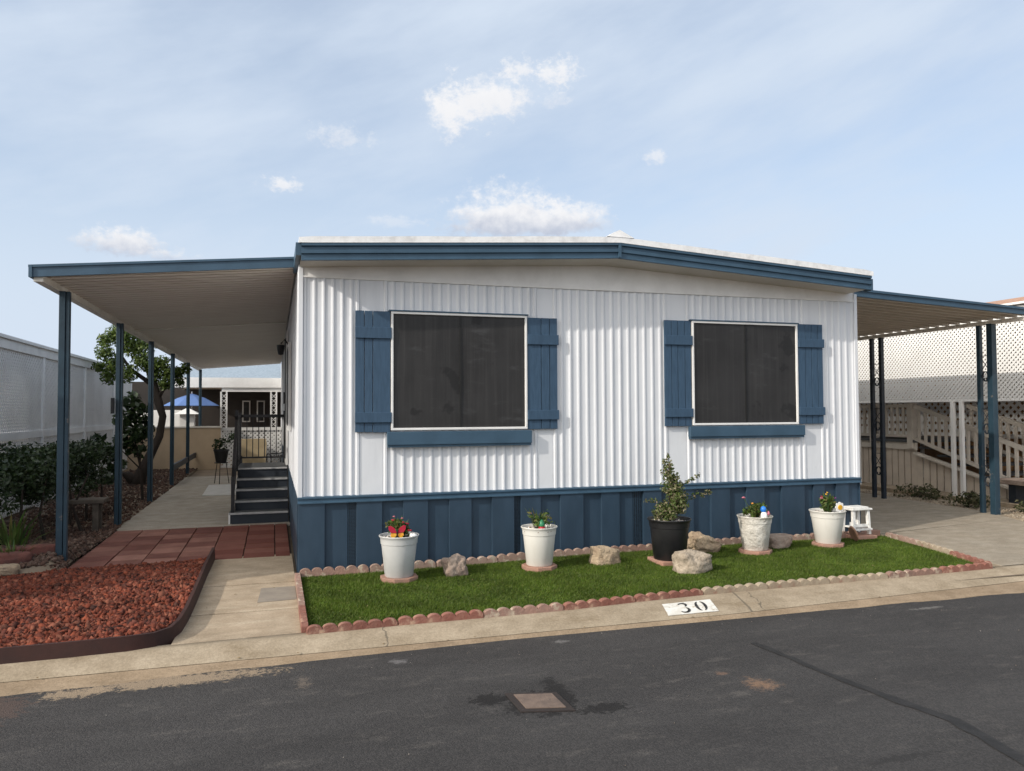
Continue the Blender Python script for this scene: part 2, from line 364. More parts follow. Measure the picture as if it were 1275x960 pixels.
def ico():
    bm = bmesh.new(); bmesh.ops.create_icosphere(bm, subdivisions=1, radius=1)
    bm.verts.ensure_lookup_table(); v = np.array([x.co[:] for x in bm.verts]); f = np.array([[x.index for x in q.verts] for q in bm.faces]); bm.free()
    return v, f
ICO_V, ICO_F = ico()
def pebbles(P, smin, smax, jag=.28, squash=.75):
    n = len(P); k = len(ICO_V)
    s = (smin + (smax - smin) * rng.random(n) ** 1.6)[:, None, None]
    V = ICO_V[None] * (1 + jag * rng.normal(size=(n, k, 1)).clip(-1.6, 1.6))
    V = V * (np.array([1, .8, squash]) * (1 + .25 * rng.normal(size=(n, 1, 3)).clip(-1.5, 1.5))) * s
    q = rng.normal(size=(n, 4)); q /= np.linalg.norm(q, axis=1)[:, None]
    w, x, y, z = q.T
    Rm = np.stack([1 - 2 * (y * y + z * z), 2 * (x * y - z * w), 2 * (x * z + y * w), 2 * (x * y + z * w), 1 - 2 * (x * x + z * z), 2 * (y * z - x * w),
                   2 * (x * z - y * w), 2 * (y * z + x * w), 1 - 2 * (x * x + y * y)], 1).reshape(n, 3, 3)
    V = np.einsum('nij,nkj->nki', Rm, V) + np.asarray(P)[:, None]
    F = (ICO_F[None] + (np.arange(n) * k)[:, None, None]).reshape(-1, 3)
    return V.reshape(-1, 3), F
def in_poly(P, poly):
    x, y = P[:, 0], P[:, 1]; ins = np.zeros(len(P), bool); n = len(poly)
    for i in range(n):
        (x0, y0), (x1, y1) = poly[i], poly[(i + 1) % n]
        c = ((y0 > y) != (y1 > y)) & (x < (x1 - x0) * (y - y0) / (y1 - y0 + 1e-12) + x0); ins ^= c
    return ins
def scatter(poly, n):
    p = np.array(poly); lo, hi = p.min(0), p.max(0)
    q = lo + (hi - lo) * rng.random((int(n * 2.2), 2)); return q[in_poly(q, poly)][:n]
def lattice_panel(mb, u0, u1, v0, v1, pitch, w, fn, thick=.006):
    """diagonal slats clipped to a rectangle; fn(u,v,t)->xyz"""
    st = pitch * math.sqrt(2)
    for sgn, lay in ((1, 0.), (-1, thick)):
        H = v1 - v0; k = u0 - H
        while k < u1 + H:
            # line u = k + sgn*(v - v0)  (sgn=1) or u = k + H - (v - v0)
            pts = []
            if sgn == 1: f = lambda v: k + (v - v0); g = lambda u: v0 + (u - k)
            else: f = lambda v: k + H - (v - v0); g = lambda u: v0 + (k + H - u)
            for v in (v0, v1):
                if u0 <= f(v) <= u1: pts.append((f(v), v))
            for u in (u0, u1):
                if v0 < g(u) < v1: pts.append((u, g(u)))
            if len(pts) >= 2:
                pts.sort(); p, q = pts[0], pts[-1]
                L = math.hypot(q[0] - p[0], q[1] - p[1])
                if L > .02:
                    nx, ny = -(q[1] - p[1]) / L * w / 2, (q[0] - p[0]) / L * w / 2
                    c = [(p[0] + nx, p[1] + ny), (p[0] - nx, p[1] - ny), (q[0] - nx, q[1] - ny), (q[0] + nx, q[1] + ny)]
                    vs = [fn(a, b, lay) for a, b in c] + [fn(a, b, lay + thick) for a, b in c]
                    mb.add(vs, [(0, 1, 2, 3), (7, 6, 5, 4), (0, 4, 5, 1), (1, 5, 6, 2), (2, 6, 7, 3), (3, 7, 4, 0)])
            k += st

# ------------------------------------------------------------------ camera
F_PX, YAW, PIT, ROL = 959.3, .3001, .0326, -.0044
CAM = Vector((-.2213, -7.2246, 1.4352))
fw = Vector((math.sin(YAW) * math.cos(PIT), math.cos(YAW) * math.cos(PIT), math.sin(PIT)))
rt0 = Vector((math.cos(YAW), -math.sin(YAW), 0)); up0 = rt0.cross(fw)
rt = rt0 * math.cos(ROL) + up0 * math.sin(ROL); up = -rt0 * math.sin(ROL) + up0 * math.cos(ROL)
cam = bpy.data.cameras.new('camera'); co = bpy.data.objects.new('camera', cam); COL.objects.link(co)
cam.sensor_width = 36; cam.lens = F_PX / 1275 * 36; cam.clip_end = 2000; cam.clip_start = .05
co.matrix_world = Matrix(((rt.x, up.x, -fw.x, CAM.x), (rt.y, up.y, -fw.y, CAM.y), (rt.z, up.z, -fw.z, CAM.z), (0, 0, 0, 1)))
scene.camera = co

# ------------------------------------------------------------------ light
SUNDIR = Vector((1, .36, -.60)).normalized()
sun = bpy.data.lights.new('sun', 'SUN'); sun.energy = 2.2; sun.angle = R(.9); sun.color = (1, .93, .83)
so = bpy.data.objects.new('sun', sun); COL.objects.link(so); so.rotation_euler = SUNDIR.to_track_quat('-Z', 'Y').to_euler()
world = bpy.data.worlds.new('World'); scene.world = world; world.use_nodes = True
nt = world.node_tree; bg = nt.nodes['Background']
sky = _n(nt, 'ShaderNodeTexSky', sky_type='NISHITA'); sky.sun_disc = False
sky.sun_elevation = math.asin(-SUNDIR.z); sky.sun_rotation = math.atan2(-SUNDIR.x, -SUNDIR.y) % (2 * math.pi)
sky.air_density = 1.0; sky.dust_density = .8; sky.ozone_density = 1.5
tc = _n(nt, 'ShaderNodeTexCoord'); sp = _n(nt, 'ShaderNodeSeparateXYZ'); nt.links.new(tc.outputs['Generated'], sp.inputs[0])
az = vmath(nt, 'ARCTAN2', sp.outputs[0], sp.outputs[1]); el = vmath(nt, 'ARCSINE', sp.outputs[2])
def comb(a, b):
    n = _n(nt, 'ShaderNodeCombineXYZ'); nt.links.new(a, n.inputs[0]); nt.links.new(b, n.inputs[1]); return n.outputs[0]
SKYS = .12
W = 1.0 / SKYS
# thin high veil, streaked from lower left to upper right
s1 = vmath(nt, 'ADD', vmath(nt, 'MULTIPLY', az, 1.3), vmath(nt, 'MULTIPLY', el, .9))
s2 = vmath(nt, 'SUBTRACT', vmath(nt, 'MULTIPLY', el, 4.6), vmath(nt, 'MULTIPLY', az, 1.5))
veil_n = noise_tex(nt, comb(s1, s2), 1.7, 9, .55)
veil = mapr(nt, veil_n, .24, .74, .52, 1.0)
lowhaze = mapr(nt, el, .05, .46, 1.0, .30)
veil = vmath(nt, 'MAXIMUM', veil, lowhaze)
col = mixc(nt, veil, sky.outputs[0], (.455 * W, .520 * W, .610 * W))
cn = noise_tex(nt, comb(az, vmath(nt, 'MULTIPLY', el, 1.25)), 26, 9, .62)
cn2 = noise_tex(nt, comb(az, el), 60, 6, .6)
cn3 = noise_tex(nt, comb(vmath(nt, 'ADD', az, 3.7), vmath(nt, 'MULTIPLY', el, 1.4)), 75, 9, .68)
def cloud(a0, e0, wa, we, amt, flatbase=2.0, dark=.35, fine=2.3, dens=0.):
    global col
    dx = vmath(nt, 'DIVIDE', vmath(nt, 'SUBTRACT', az, a0), wa)
    dyr = vmath(nt, 'DIVIDE', vmath(nt, 'SUBTRACT', el, e0), we)
    dy = vmath(nt, 'MAXIMUM', dyr, vmath(nt, 'MULTIPLY', dyr, -flatbase))
    d = vmath(nt, 'SQRT', vmath(nt, 'ADD', vmath(nt, 'MULTIPLY', dx, dx), vmath(nt, 'MULTIPLY', dy, dy)))
    v = vmath(nt, 'ADD', vmath(nt, 'SUBTRACT', .95 + dens, d), vmath(nt, 'MULTIPLY', vmath(nt, 'SUBTRACT', cn, .5), 1.7))
    v = vmath(nt, 'ADD', v, vmath(nt, 'MULTIPLY', vmath(nt, 'SUBTRACT', cn3, .5), fine))
    m = mapr(nt, v, .08, .92, 0, amt)
    sh = mapr(nt, vmath(nt, 'ADD', dyr, vmath(nt, 'MULTIPLY', vmath(nt, 'SUBTRACT', cn2, .5), 1.1)), -.45, .75, dark, 0)
    cc = mixc(nt, sh, (.64 * W, .64 * W, .65 * W), (.36 * W, .395 * W, .475 * W))
    col = mixc(nt, m, col, cc)
cloud(.222, .376, .040, .042, 1.0, 1.0, .10, 1.7, .12)
cloud(.275, .388, .062, .034, .98, 1.0, .15, 1.7, .12)
cloud(.312, .420, .032, .022, .8, 1.2, .10)
cloud(.365, .416, .046, .026, .85, 1.2, .10)
cloud(.355, .385, .030, .015, .35, 1.2, .15)
cloud(.300, .236, .082, .044, 1.0, 3.0, 1.0, 1.3, .42)
cloud(.372, .236, .062, .028, .98, 3.0, 1.0, 1.3, .35)
cloud(-.168, .190, .050, .028, .98, 2.4, .95, 1.6, .2)
cloud(-.13, .182, .05, .012, .6, 1.5, 1.0)
cloud(.010, .275, .036, .015, .8, 1.5, .15)
cloud(.080, .335, .055, .022, .42, 1.3, .15)
cloud(.486, .314, .024, .014, .6, 1.3, .1)
cloud(.15, .24, .05, .012, .30, 1.3, .1)
# bright sky glow behind the camera, added round the sun to fill the shade
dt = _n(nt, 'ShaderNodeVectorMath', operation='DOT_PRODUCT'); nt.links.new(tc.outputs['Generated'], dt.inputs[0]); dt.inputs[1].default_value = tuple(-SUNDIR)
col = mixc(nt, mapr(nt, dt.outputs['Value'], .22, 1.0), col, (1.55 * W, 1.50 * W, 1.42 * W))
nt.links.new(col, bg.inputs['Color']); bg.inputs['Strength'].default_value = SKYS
vs = scene.view_settings; vs.view_transform = 'Standard'; vs.look = 'None'; vs.gamma = 1; vs.use_curve_mapping = False; vs.exposure = .56

# ------------------------------------------------------------------ terrain, road, paths
mb = MB(); mb.grid([[(x, y, -.16) for x in (-300, 300)] for y in (-300, 500)]); struct(mb.build('ground', 'ground'))
def interp(x, pts):
    if x <= pts[0][0]: return pts[0][1]
    for (a, b), (c, d) in zip(pts, pts[1:]):
        if x <= c: return b + (d - b) * (x - a) / (c - a)
    return pts[-1][1]
def y_top(x): return interp(x, [(-3, -2.12), (-.8, -2.06), (0, -2.05), (1.75, -2.0), (3.15, -1.90), (6, -1.84), (9, -1.80)])
def y_seam(x): return interp(x, [(-2, -2.21), (3, -2.22), (6.1, -2.06), (9, -1.98)])
def y_asph(x): return interp(x, [(-4, -2.50), (-1.6, -2.385), (-.4, -2.30), (1.35, -2.225), (3.5, -2.26), (5.76, -2.30), (10, -2.40)])
xs = [-40, -20] + [-8 + .1 * i for i in range(221)] + [20, 40]
mb = MB(); mb.grid([[(x, y, -.1 + .0) for x in xs] for y in [-9.0]] + [[(x, -2.9, -.098) for x in xs]] +
                   [[(x, y_asph(x) + .012 * math.sin(7.3 * x) + .010 * mnoise.noise((x * 9, 0, 0)), -.097) for x in xs]] +
                   [[(x, y_asph(x) + .006 + .012 * math.sin(7.3 * x) + .010 * mnoise.noise((x * 9, 0, 0)), -.113) for x in xs]])
struct(mb.build('road', 'asphalt', fix=False))
rows = []
for dy, z in ((.06, -.06), (.06, .0), (-.015, .0)): rows.append([(x, y_top(x) + dy, z) for x in xs])
for t in (.12, .25, .4, .55, .7, .85, 1.0):
    zz = -.072 * (t ** 1.25)
    rows.append([(x, y_top(x) - .015 + (y_seam(x) - y_top(x) + .015) * t, zz) for x in xs])
mb = MB(); mb.grid(rows); struct(mb.build('curb', 'curb', smooth='all', fix=False))
mb = MB(); mb.grid([[(x, y_seam(x) + .03, -.076) for x in xs], [(x, y_seam(x) - .004, -.0745 + .002 * mnoise.noise((x * 2, 0, 3))) for x in xs], [(x, y_asph(x) - .02, -.103) for x in xs], [(x, y_asph(x) - .5, -.118) for x in xs]])
struct(mb.build('gutter', 'gutter', fix=False))
# lot soil under everything
mb = MB(); mb.grid([[(x, y, -.035) for x in (-60, 60)] for y in (-2.0, 3, 60)]); struct(mb.build('soil', 'ground'))
# walkway slabs
mb = MB()
for y0, y1 in ((-1.310, -.412), (-.380, .93)): mb.box(-.80, -.035, y0, y1, -.1, .0)
mb.prism([(-.82, -2.015), (-.035, -1.985), (-.035, -1.342), (-.80, -1.340)], lambda a, b, t: (a, b, t), -.1, .001)
struct(mb.build('walkway', 'walk', bevel=.004))
mb = MB(); mb.prism([(-.33, -1.08), (-.045, -1.06), (-.045, -.60), (-.31, -.60)], lambda a, b, t: (a, b, t), .0005, .004)
struct(mb.build('path_patch', mat('grey_cement_patch', (.245, .21, .17), (.20, .17, .14), 8, .9, .3, 90)))
# red paver patio
mb = MB()
ys = [.60, .71, .82, 1.08, 1.36, 1.66, 1.97, 2.28, 2.60, 2.90, 3.12]
for r, (ya, yb) in enumerate(zip(ys, ys[1:])):
    xL, xR = -2.03, (-.80 if yb < .95 else -.05); x = xL; st = .20 if yb - ya < .15 else .305
    k = 0
    while x < xR - .04:
        x2 = min(x + (st if not (k == 0 and r % 2 and st < .25) else st / 2), xR)
        if xR - x2 < .05: x2 = xR
        sk = (x2 + .8) * .03
        z = .002 + random.uniform(-.002, .003)
        mb.box(x + .005, x2 - .005, ya + .005, yb - .005, -.06, z); x = x2; k += 1
struct(mb.build('paver_path', 'brick', bevel=.004))
mb = MB(); mb.box(-2.04, -.04, .60, 3.13, -.07, -.012); struct(mb.build('paver_bedding', 'soil'))
mb = MB(); mb.box(-2.06, -.72, 3.135, 11.3, -.1, .0); mb.box(-.72, .0, 3.135, 11.3, -.1, -.004); struct(mb.build('patio', 'patio', bevel=.004))
mb = MB(); mb.prism([(-1.38, 6.95), (-.80, 6.95), (-.80, 8.95), (-1.42, 8.95)], lambda a, b, t: (a, b, t), .001, .012)
tag(mb.build('door_mat', mat('pale_grey_mat', (.55, .54, .52), (.48, .47, .45), 6, .9)), 'pale grey rectangular mat lying on the shaded patio by the steps', 'mat')
# driveway
mb = MB()
mb.prism([(6.42, -.02), (6.14, -1.80), (8.85, -1.76), (8.86, .2), (9.0, .5), (6.42, .02)], lambda a, b, t: (a, b, t), -.1, .0)
mb.prism([(6.13, .03), (9.0, .51), (9.28, 1.1), (9.48, 4), (9.48, 20), (6.13, 20)], lambda a, b, t: (a, b, t), -.1, .0)
struct(mb.build('driveway', 'drive', bevel=.004))
mb = MB(); mb.prism([(8.85, -1.78), (60, -1.75), (60, 30), (9.46, 30), (9.46, 4), (9.27, 1.1), (8.85, .2)], lambda a, b, t: (a, b, t), -.1, -.012)
struct(mb.build('side_yard', 'sandground'))

# tar line on the road
mb = MB(); L = []; Rr = []
P = [(2.80, -2.80), (2.83, -3.1), (2.85, -3.45), (2.88, -3.65), (2.93, -3.95), (2.985, -4.2), (2.93, -4.5), (2.88, -4.75), (2.84, -5.3), (2.8, -6)]
for i in range(len(P) - 1):
    for k in range(8):
        t = k / 8; x = P[i][0] + (P[i + 1][0] - P[i][0]) * t; y = P[i][1] + (P[i + 1][1] - P[i][1]) * t
        w = .024 + .014 * mnoise.noise((y * 6, 3, 1)) + .014 * min(1, max(0, (-3.3 - y)))
        j = .012 * mnoise.noise((y * 9, 1, 7))
        L.append((x - w + j, y, -.0945)); Rr.append((x + w + j, y, -.0945))
mb.grid([L, Rr]); struct(mb.build('road_tar_line', 'tar'))
# utility cover
t = thing('utility_cover', (1.12, -3.35, -.095), 'square brown utility cover set in the dark stained asphalt', 'utility cover')
def q(a, b, z): return (1.12 + a - .02 * b, -3.35 + b - .25 * a, z)
mb = MB(); mb.prism([(-.135, -.135), (.135, -.135), (.135, .135), (-.135, .135)], q, -.0975, -.091); mb.build('cover_frame', 'coverframe', t)
mb = MB(); mb.prism([(-.10, -.10), (.10, -.10), (.10, .10), (-.10, .10)], q, -.0905, -.086); mb.build('cover_plate', 'cover', t)

# curb number
def on_curb(X, v, h=.004):
    """v = 0 at the top of the slope .. 1 at its foot"""
    yt, ys_ = y_top(X) - .015, y_seam(X); Y = yt + (ys_ - yt) * v
    return (X, Y - h * .25, -.072 * (v ** 1.25) + h)
t = thing('curb_number', on_curb(2.70, .5), 'white painted patch on the curb with black stencilled number 30', 'house number')
mb = MB(); rows = []
for v in [.26 + .58 * i / 8 for i in range(9)]:
    sk = -.05 * (v - .5); rows.append([on_curb(2.535 + sk + .42 * u / 10, v) for u in range(11)])
mb.grid(rows); mb.build('paint_patch', 'platewhite', t, fix=False)
def stroke(mb, cu, cv, ru, rv, a0, a1, w0, w1, n=14):
    A = []; B = []
    for i in range(n + 1):
        s_ = i / n; a = R(a0 + (a1 - a0) * s_); w = w0 + (w1 - w0) * math.sin(math.pi * s_)
        for lst, k in ((A, -1), (B, 1)):
            u = cu + (ru + k * w / 2) * math.cos(a); v = cv - (rv + k * w * 1.2) * math.sin(a)
            lst.append(on_curb(u - .05 * (v - .5), v, .0065))
    mb.grid([A, B])
mb = MB()
stroke(mb, 2.688, .43, .033, .090, 150, -55, .010, .024)
stroke(mb, 2.688, .655, .037, .110, 60, -150, .010, .026)
mb.build('digit', 'digit', t, fix=False)
mb = MB()
stroke(mb, 2.832, .545, .030, .21, 100, 260, .008, .025)
stroke(mb, 2.845, .545, .030, .21, 80, -80, .008, .025)
mb.build('digit', 'digit', t, fix=False)

# ------------------------------------------------------------------ the mobile home
HW, HL = 6.12, 17.0
house = thing('mobile_home', (3.06, 0, 0), 'white corrugated mobile home with blue shutters, blue fascia and blue skirting', 'mobile home')
FLAT = [(.50, .80), (2.235, 2.485), (3.675, 3.985), (5.385, 5.67)]
def rib_profile(x0, x1, flats, pitch=.0905, h=.0105):
    pts = [(x0, 0.)]; x = x0
    segs = []; cur = x0
    for a, b in flats:
        if b <= x0 or a >= x1: continue
        segs.append((cur, a, 'rib')); segs.append((a, b, 'flat')); cur = b
    segs.append((cur, x1, 'rib'))
    for a, b, k in segs:
        if k == 'flat':
            for u, d in ((.0, 0), (.012, .013), (.030, .013), (.042, 0)): pts.append((a + u, d))
            for u, d in ((.050, .003), (b - a - .050, .003)): pts.append((a + u, d))
            for u, d in ((-.042, 0), (-.030, .013), (-.012, .013), (0, 0)): pts.append((b + u, d))
        else:
            n = max(1, round((b - a) / pitch)); p = (b - a) / n
            for i in range(n):
                hv = h * (.85 + .3 * random.random())
                for s_, d in ((.16, .0), (.30, .10), (.40, .45), (.47, .90), (.53, 1.), (.62, 1.), (.68, .85), (.76, .25), (.84, 0)):
                    pts.append((a + (i + s_) * p, d * hv))
    pts.append((x1, 0.)); return pts
def ribbed(mb, pts, fn, zs):
    mb.grid([[fn(u, d, z) for u, d in pts] for z in zs])
zt = 2.668
mb = MB(); ribbed(mb, rib_profile(0, HW, FLAT), lambda u, d, z: (u, -d, z), [.655 + (zt - .655) * i / 10 for i in range(11)])
mb.build('front_siding', 'siding', house, fix=False)
mb = MB(); ribbed(mb, [(-u, d) for u, d in rib_profile(-HL, -.06, [])][::-1] if False else rib_profile(.06, HL, []), lambda u, d, z: (-d, u, z), [2.83, .655])
mb.build('side_siding', 'siding', house, fix=False)
mb = MB(); mb.grid([[(HW, 0, .02), (HW, HL, .02)], [(HW, 0, 2.83), (HW, HL, 2.83)]]); mb.grid([[(0, HL, .02), (HW, HL, .02)], [(0, HL, 2.83), (HW, HL, 2.83)]])
mb.build('rear_wall', 'siding', house)
# corner trims
for x0, x1 in ((-.012, .03), (HW - .03, HW + .012)):
    mb = MB(); mb.box(x0, x1, -.024, .05, .66, 2.745); mb.build('corner_trim', 'siding', house, bevel=.004)
# frieze
def zs_in(x): return 2.735 + (2.905 - 2.735) * (1 - abs(x - 3.02) / 3.06)
mb = MB(); mb.prism([(.03, zt), (HW - .03, zt), (HW - .03, zs_in(HW) + .03), (3.02, zs_in(3.02) + .03), (.03, zs_in(0) + .03)], lambda a, b, t: (a, t, b), -.008, .02)
mb.build('frieze_board', 'whitetrim', house)
mb = MB(); mb.box(.0, HW, -.022, -.002, zt - .012, zt + .003); mb.build('frieze_trim', 'whitetrim', house)
# soffit, fascia, roof
XL, XR, XM, YF = 0.0, 6.02, 3.0, -.365
def zf(x): return 2.742 + (2.924 - 2.742) * (1 - abs(x - XM) / (XM - XL))
mb = MB()
for a, b in ((XL, XM), (XM, XR)):
    mb.add([(a, YF + .03, zf(a) + .012), (b, YF + .03, zf(b) + .012), (b, .0, zs_in(b) + .01), (a, .0, zs_in(a) + .01)], [(0, 1, 2, 3)])
    mb.add([(a, YF + .03, zf(a) + .03), (b, YF + .03, zf(b) + .03), (b, .0, zs_in(b) + .03), (a, .0, zs_in(a) + .03)], [(3, 2, 1, 0)])
mb.build('soffit', 'soffit', house)
prof = [(YF + .03, 0), (YF, 0), (YF, .010), (YF + .006, .016), (YF + .006, .052), (YF - .010, .060), (YF - .010, .088), (YF + .004, .094), (YF + .004, .118), (YF - .018, .126), (YF - .018, .152), (YF - .012, .158), (YF + .05, .158)]
for a, b in ((XL, XM - .001), (XM + .001, XR)):
    mb = MB(); n = len(prof)
    mb.add([(a, y, zf(a) + z) for y, z in prof] + [(b, y, zf(b) + z) for y, z in prof],
           [(i, i + 1, n + i + 1, n + i) for i in range(n - 1)] + [tuple(range(n)), tuple(range(n, 2 * n))[::-1]])
    mb.build('fascia', 'blue', house, fix=False)
mb = MB(); mb.box(XM - .004, XM + .024, YF - .020, YF + .02, zf(XM) + .004, zf(XM) + .152); mb.build('fascia_joint', 'blue', house)
mb = MB(); mb.box(-.045, .0, YF + .02, .6, 2.79, 2.90); mb.build('eave_gutter', 'blue', house)
mb = MB(); mb.box(XR, XR + .03, YF + .0, YF + .12, 2.735, 2.86); mb.build('eave_gutter', 'blue', house)
mb = MB()
sec = [(XL - .02, .0), (XL - .019, .040)] + [(XL + .10 + (XR - XL - .2) * i / 24, .052 + .004 * mnoise.noise((i * .9, 5, 5))) for i in range(25)] + [(XR + .019, .044), (XR + .02, 0.)]
pr = [[(x, y, zf(min(max(x, XL), XR)) + .155 + d + (.006 * mnoise.noise((x * 5, y, 2)))) for x, d in sec] for y in (YF - .022, YF + .1, 2, 6, 12, HL + .3)]
mb.grid(pr); fr = [p for p in pr[0][1:-1]]; mb.grid([fr, [(p[0], p[1], zf(min(max(p[0], XL), XR)) + .150) for p in fr]])
mb.build('roof', 'roofwhite', house)
mb = MB(); mb.add([(XM - .13, YF - .026, zf(XM) + .203), (XM + .16, YF - .026, zf(XM) + .200), (XM + .08, YF - .02, zf(XM) + .240), (XM + .01, YF - .02, zf(XM) + .275), (XM - .05, YF - .02, zf(XM) + .250),
                   (XM - .17, HL, zf(XM) + .205), (XM + .19, HL, zf(XM) + .203), (XM + .10, HL, zf(XM) + .235), (XM, HL, zf(XM) + .272), (XM - .06, HL, zf(XM) + .258)],
                  [(0, 1, 2, 3, 4), (0, 4, 9, 5), (4, 3, 8, 9), (3, 2, 7, 8), (2, 1, 6, 7)])
mb.build('ridge_cap', 'roofwhite', house)
# skirting
edges = [0.0, .225, .433, .513, .741, .943, 1.171, 1.38, 1.593, 1.801, 2.021, 2.095, 2.295, 2.506, 2.747, 2.949, 3.144, 3.306, 3.416, 3.618, 3.786, 3.994, 4.205, 4.430, 4.638, 4.859, 5.084, 5.375, 5.50, 5.641, 5.802, 5.965, HW]
vents = {2, 10, 17}
sk = MB(); fwd = True
for i, (a, b) in enumerate(zip(edges, edges[1:])):
    if i in vents:
        v = MB(); v.box(a + .004, b - .004, .004, .012, .0, .60); vent = v.build('vent_backing', 'black', house)
        v = MB(); nz = 46
        for c in range(5):
            xx = a + .006 + c * (b - a - .012) / 4; v.box(xx - .002, xx + .002, -.004, .003, .0, .602)
        for r_ in range(nz): zz = .01 + .59 * r_ / nz; v.box(a + .003, b - .003, -.0035, .0025, zz, zz + .004)
        v.build('vent_grille', 'blueskirt', house); fwd = True; continue
    d = -.030 if fwd else -.002
    dd = d + random.uniform(-.003, .003)
    sk.add([(a - .003 * fwd, d, -.03), (b + .003 * fwd, d, -.03), (b + .003 * fwd, dd, .615), (a - .003 * fwd, dd, .615),
            (a - .003 * fwd, .02, -.03), (b + .003 * fwd, .02, -.03), (b + .003 * fwd, .02, .615), (a - .003 * fwd, .02, .615)],
           [(0, 1, 2, 3), (0, 3, 7, 4), (1, 5, 6, 2), (3, 2, 6, 7)])
    fwd = not fwd
sk.build('skirting', 'blueskirt', house, bevel=.003)
mb = MB(); mb.prism([(-.045, .605), (-.045, .615), (-.030, .622), (-.030, .640), (-.040, .648), (-.040, .662), (.0, .668), (.0, .605)], lambda a, b, t: (t, a, b), -.012, HW + .012)
mb.build('skirting_cap', 'blue', house)
mb = MB(); mb.box(-.014, .0, .0, HL, -.03, .655); mb.build('side_skirting', 'blueskirt', house)
mb = MB(); mb.box(HW + .001, HW + .012, -.02, HL, -.03, .66); mb.build('side_skirting', 'blueskirt', house)
# windows
def window(x0, x1, z0, z1):
    w = MB(); y0, y1 = -.050, -.004; fwid = .022
    w.box(x0, x1, y0, y1, z1 - fwid, z1); w.box(x0, x1, y0, y1, z0, z0 + fwid); w.box(x0, x0 + fwid, y0, y1, z0 + fwid, z1 - fwid); w.box(x1 - fwid, x1, y0, y1, z0 + fwid, z1 - fwid)
    o = w.build('window', 'whitetrim', house, bevel=.003)
    w = MB(); gx = [x0 + fwid - .002 + (x1 - x0 - 2 * fwid + .004) * i / 24 for i in range(25)]; gz = [z0 + fwid - .002 + (z1 - z0 - 2 * fwid + .004) * i / 20 for i in range(21)]
    w.grid([[(x, -.033 + .004 * mnoise.noise((x * 3, z * 3, x0)), z) for x in gx] for z in gz]); w.build('screen', 'screen', o, smooth='all', fix=False)
    w = MB(); xm = x0 + (x1 - x0) * .50; w.box(xm - .008, xm + .008, -.040, -.030, z0 + fwid, z1 - fwid); w.build('mullion', mat('dark_mullion', (.010, .010, .010)), o)
    w = MB(); w.box(x0 - .02, x1 + .012, -.058, -.004, z1 + .001, z1 + .013); w.build('drip_cap', 'blue', o)
window(.822, 2.158, 1.256, 2.368); window(3.99, 5.305, 1.272, 2.376)
def shutter(x0, x1, z0, z1, bats, nb):
    s_ = MB(); w = (x1 - x0)
    cuts = {0: [0, .26, .50, 1.0], 1: [0, .46, .74, 1.0], 2: [0, .27, .5, .77, 1.], 3: [0, .3, .55, .8, 1.0]}[nb]
    for a, b in zip(cuts, cuts[1:]):
        s_.box(x0 + w * a + .0025, x0 + w * b - .0025, -.040 + random.uniform(-.002, .002), -.020, z0 + random.uniform(0, .004), z1)
    o = s_.build('shutter', 'bluewood', house, bevel=.003)
    for za, zb in bats:
        s_ = MB(); s_.box(x0 - .001, x1 + .008, -.060, -.0415, za, zb); s_.build('batten', 'bluewood', o, bevel=.004)
shutter(.492, .818, 1.238, 2.366, ((1.33, 1.425), (2.110, 2.215)), 0)
shutter(2.162, 2.478, 1.250, 2.352, ((1.345, 1.44), (2.085, 2.185)), 1)
shutter(3.665, 3.982, 1.262, 2.374, ((1.36, 1.45), (2.115, 2.215)), 2)
shutter(5.312, 5.640, 1.274, 2.380, ((1.37, 1.46), (2.120, 2.215)), 3)
for x0, x1, z0, z1 in ((.785, 2.195, 1.120, 1.243), (3.945, 5.365, 1.152, 1.262)):
    mb = MB(); mb.box(x0, x1, -.075, -.018, z0, z1); o = mb.build('window_sill', 'blue', house, bevel=.004)
    mb = MB(); mb.box(x0 + .005, x1 - .005, -.062, -.018, z0 - .022, z0 - .001); mb.build('sill_lip', 'blue', o)
# side door and side window and lantern on the left wall
mb = MB(); mb.box(-.05, -.02, 4.45, 5.30, .66, 2.62); o = mb.build('door', 'whitetrim', house)
mb = MB(); mb.box(-.058, -.051, 4.55, 5.20, .75, 2.52); mb.build('screen_panel', 'screen', o)
mb = MB(); mb.tube([(-.075, 4.53, 1.55), (-.075, 4.53, 1.72)], .012); mb.build('handle', 'black', o)
mb = MB(); mb.box(-.05, -.015, 2.7, 3.55, 1.2, 2.3); o = mb.build('window', 'whitetrim', house)
mb = MB(); mb.box(-.056, -.051, 2.76, 3.49, 1.26, 2.24); mb.build('screen', 'screen', o)
mb = MB(); mb.tube([(-.02, 3.95, 2.36), (-.08, 3.95, 2.44), (-.13, 3.95, 2.38)], .012); mb.lathe([(.0, .0), (.055, -.01), (.05, -.06), (.035, -.14), (.0, -.15)], 10, (-.13, 3.95, 2.37)); mb.build('wall_lantern', 'black', house)

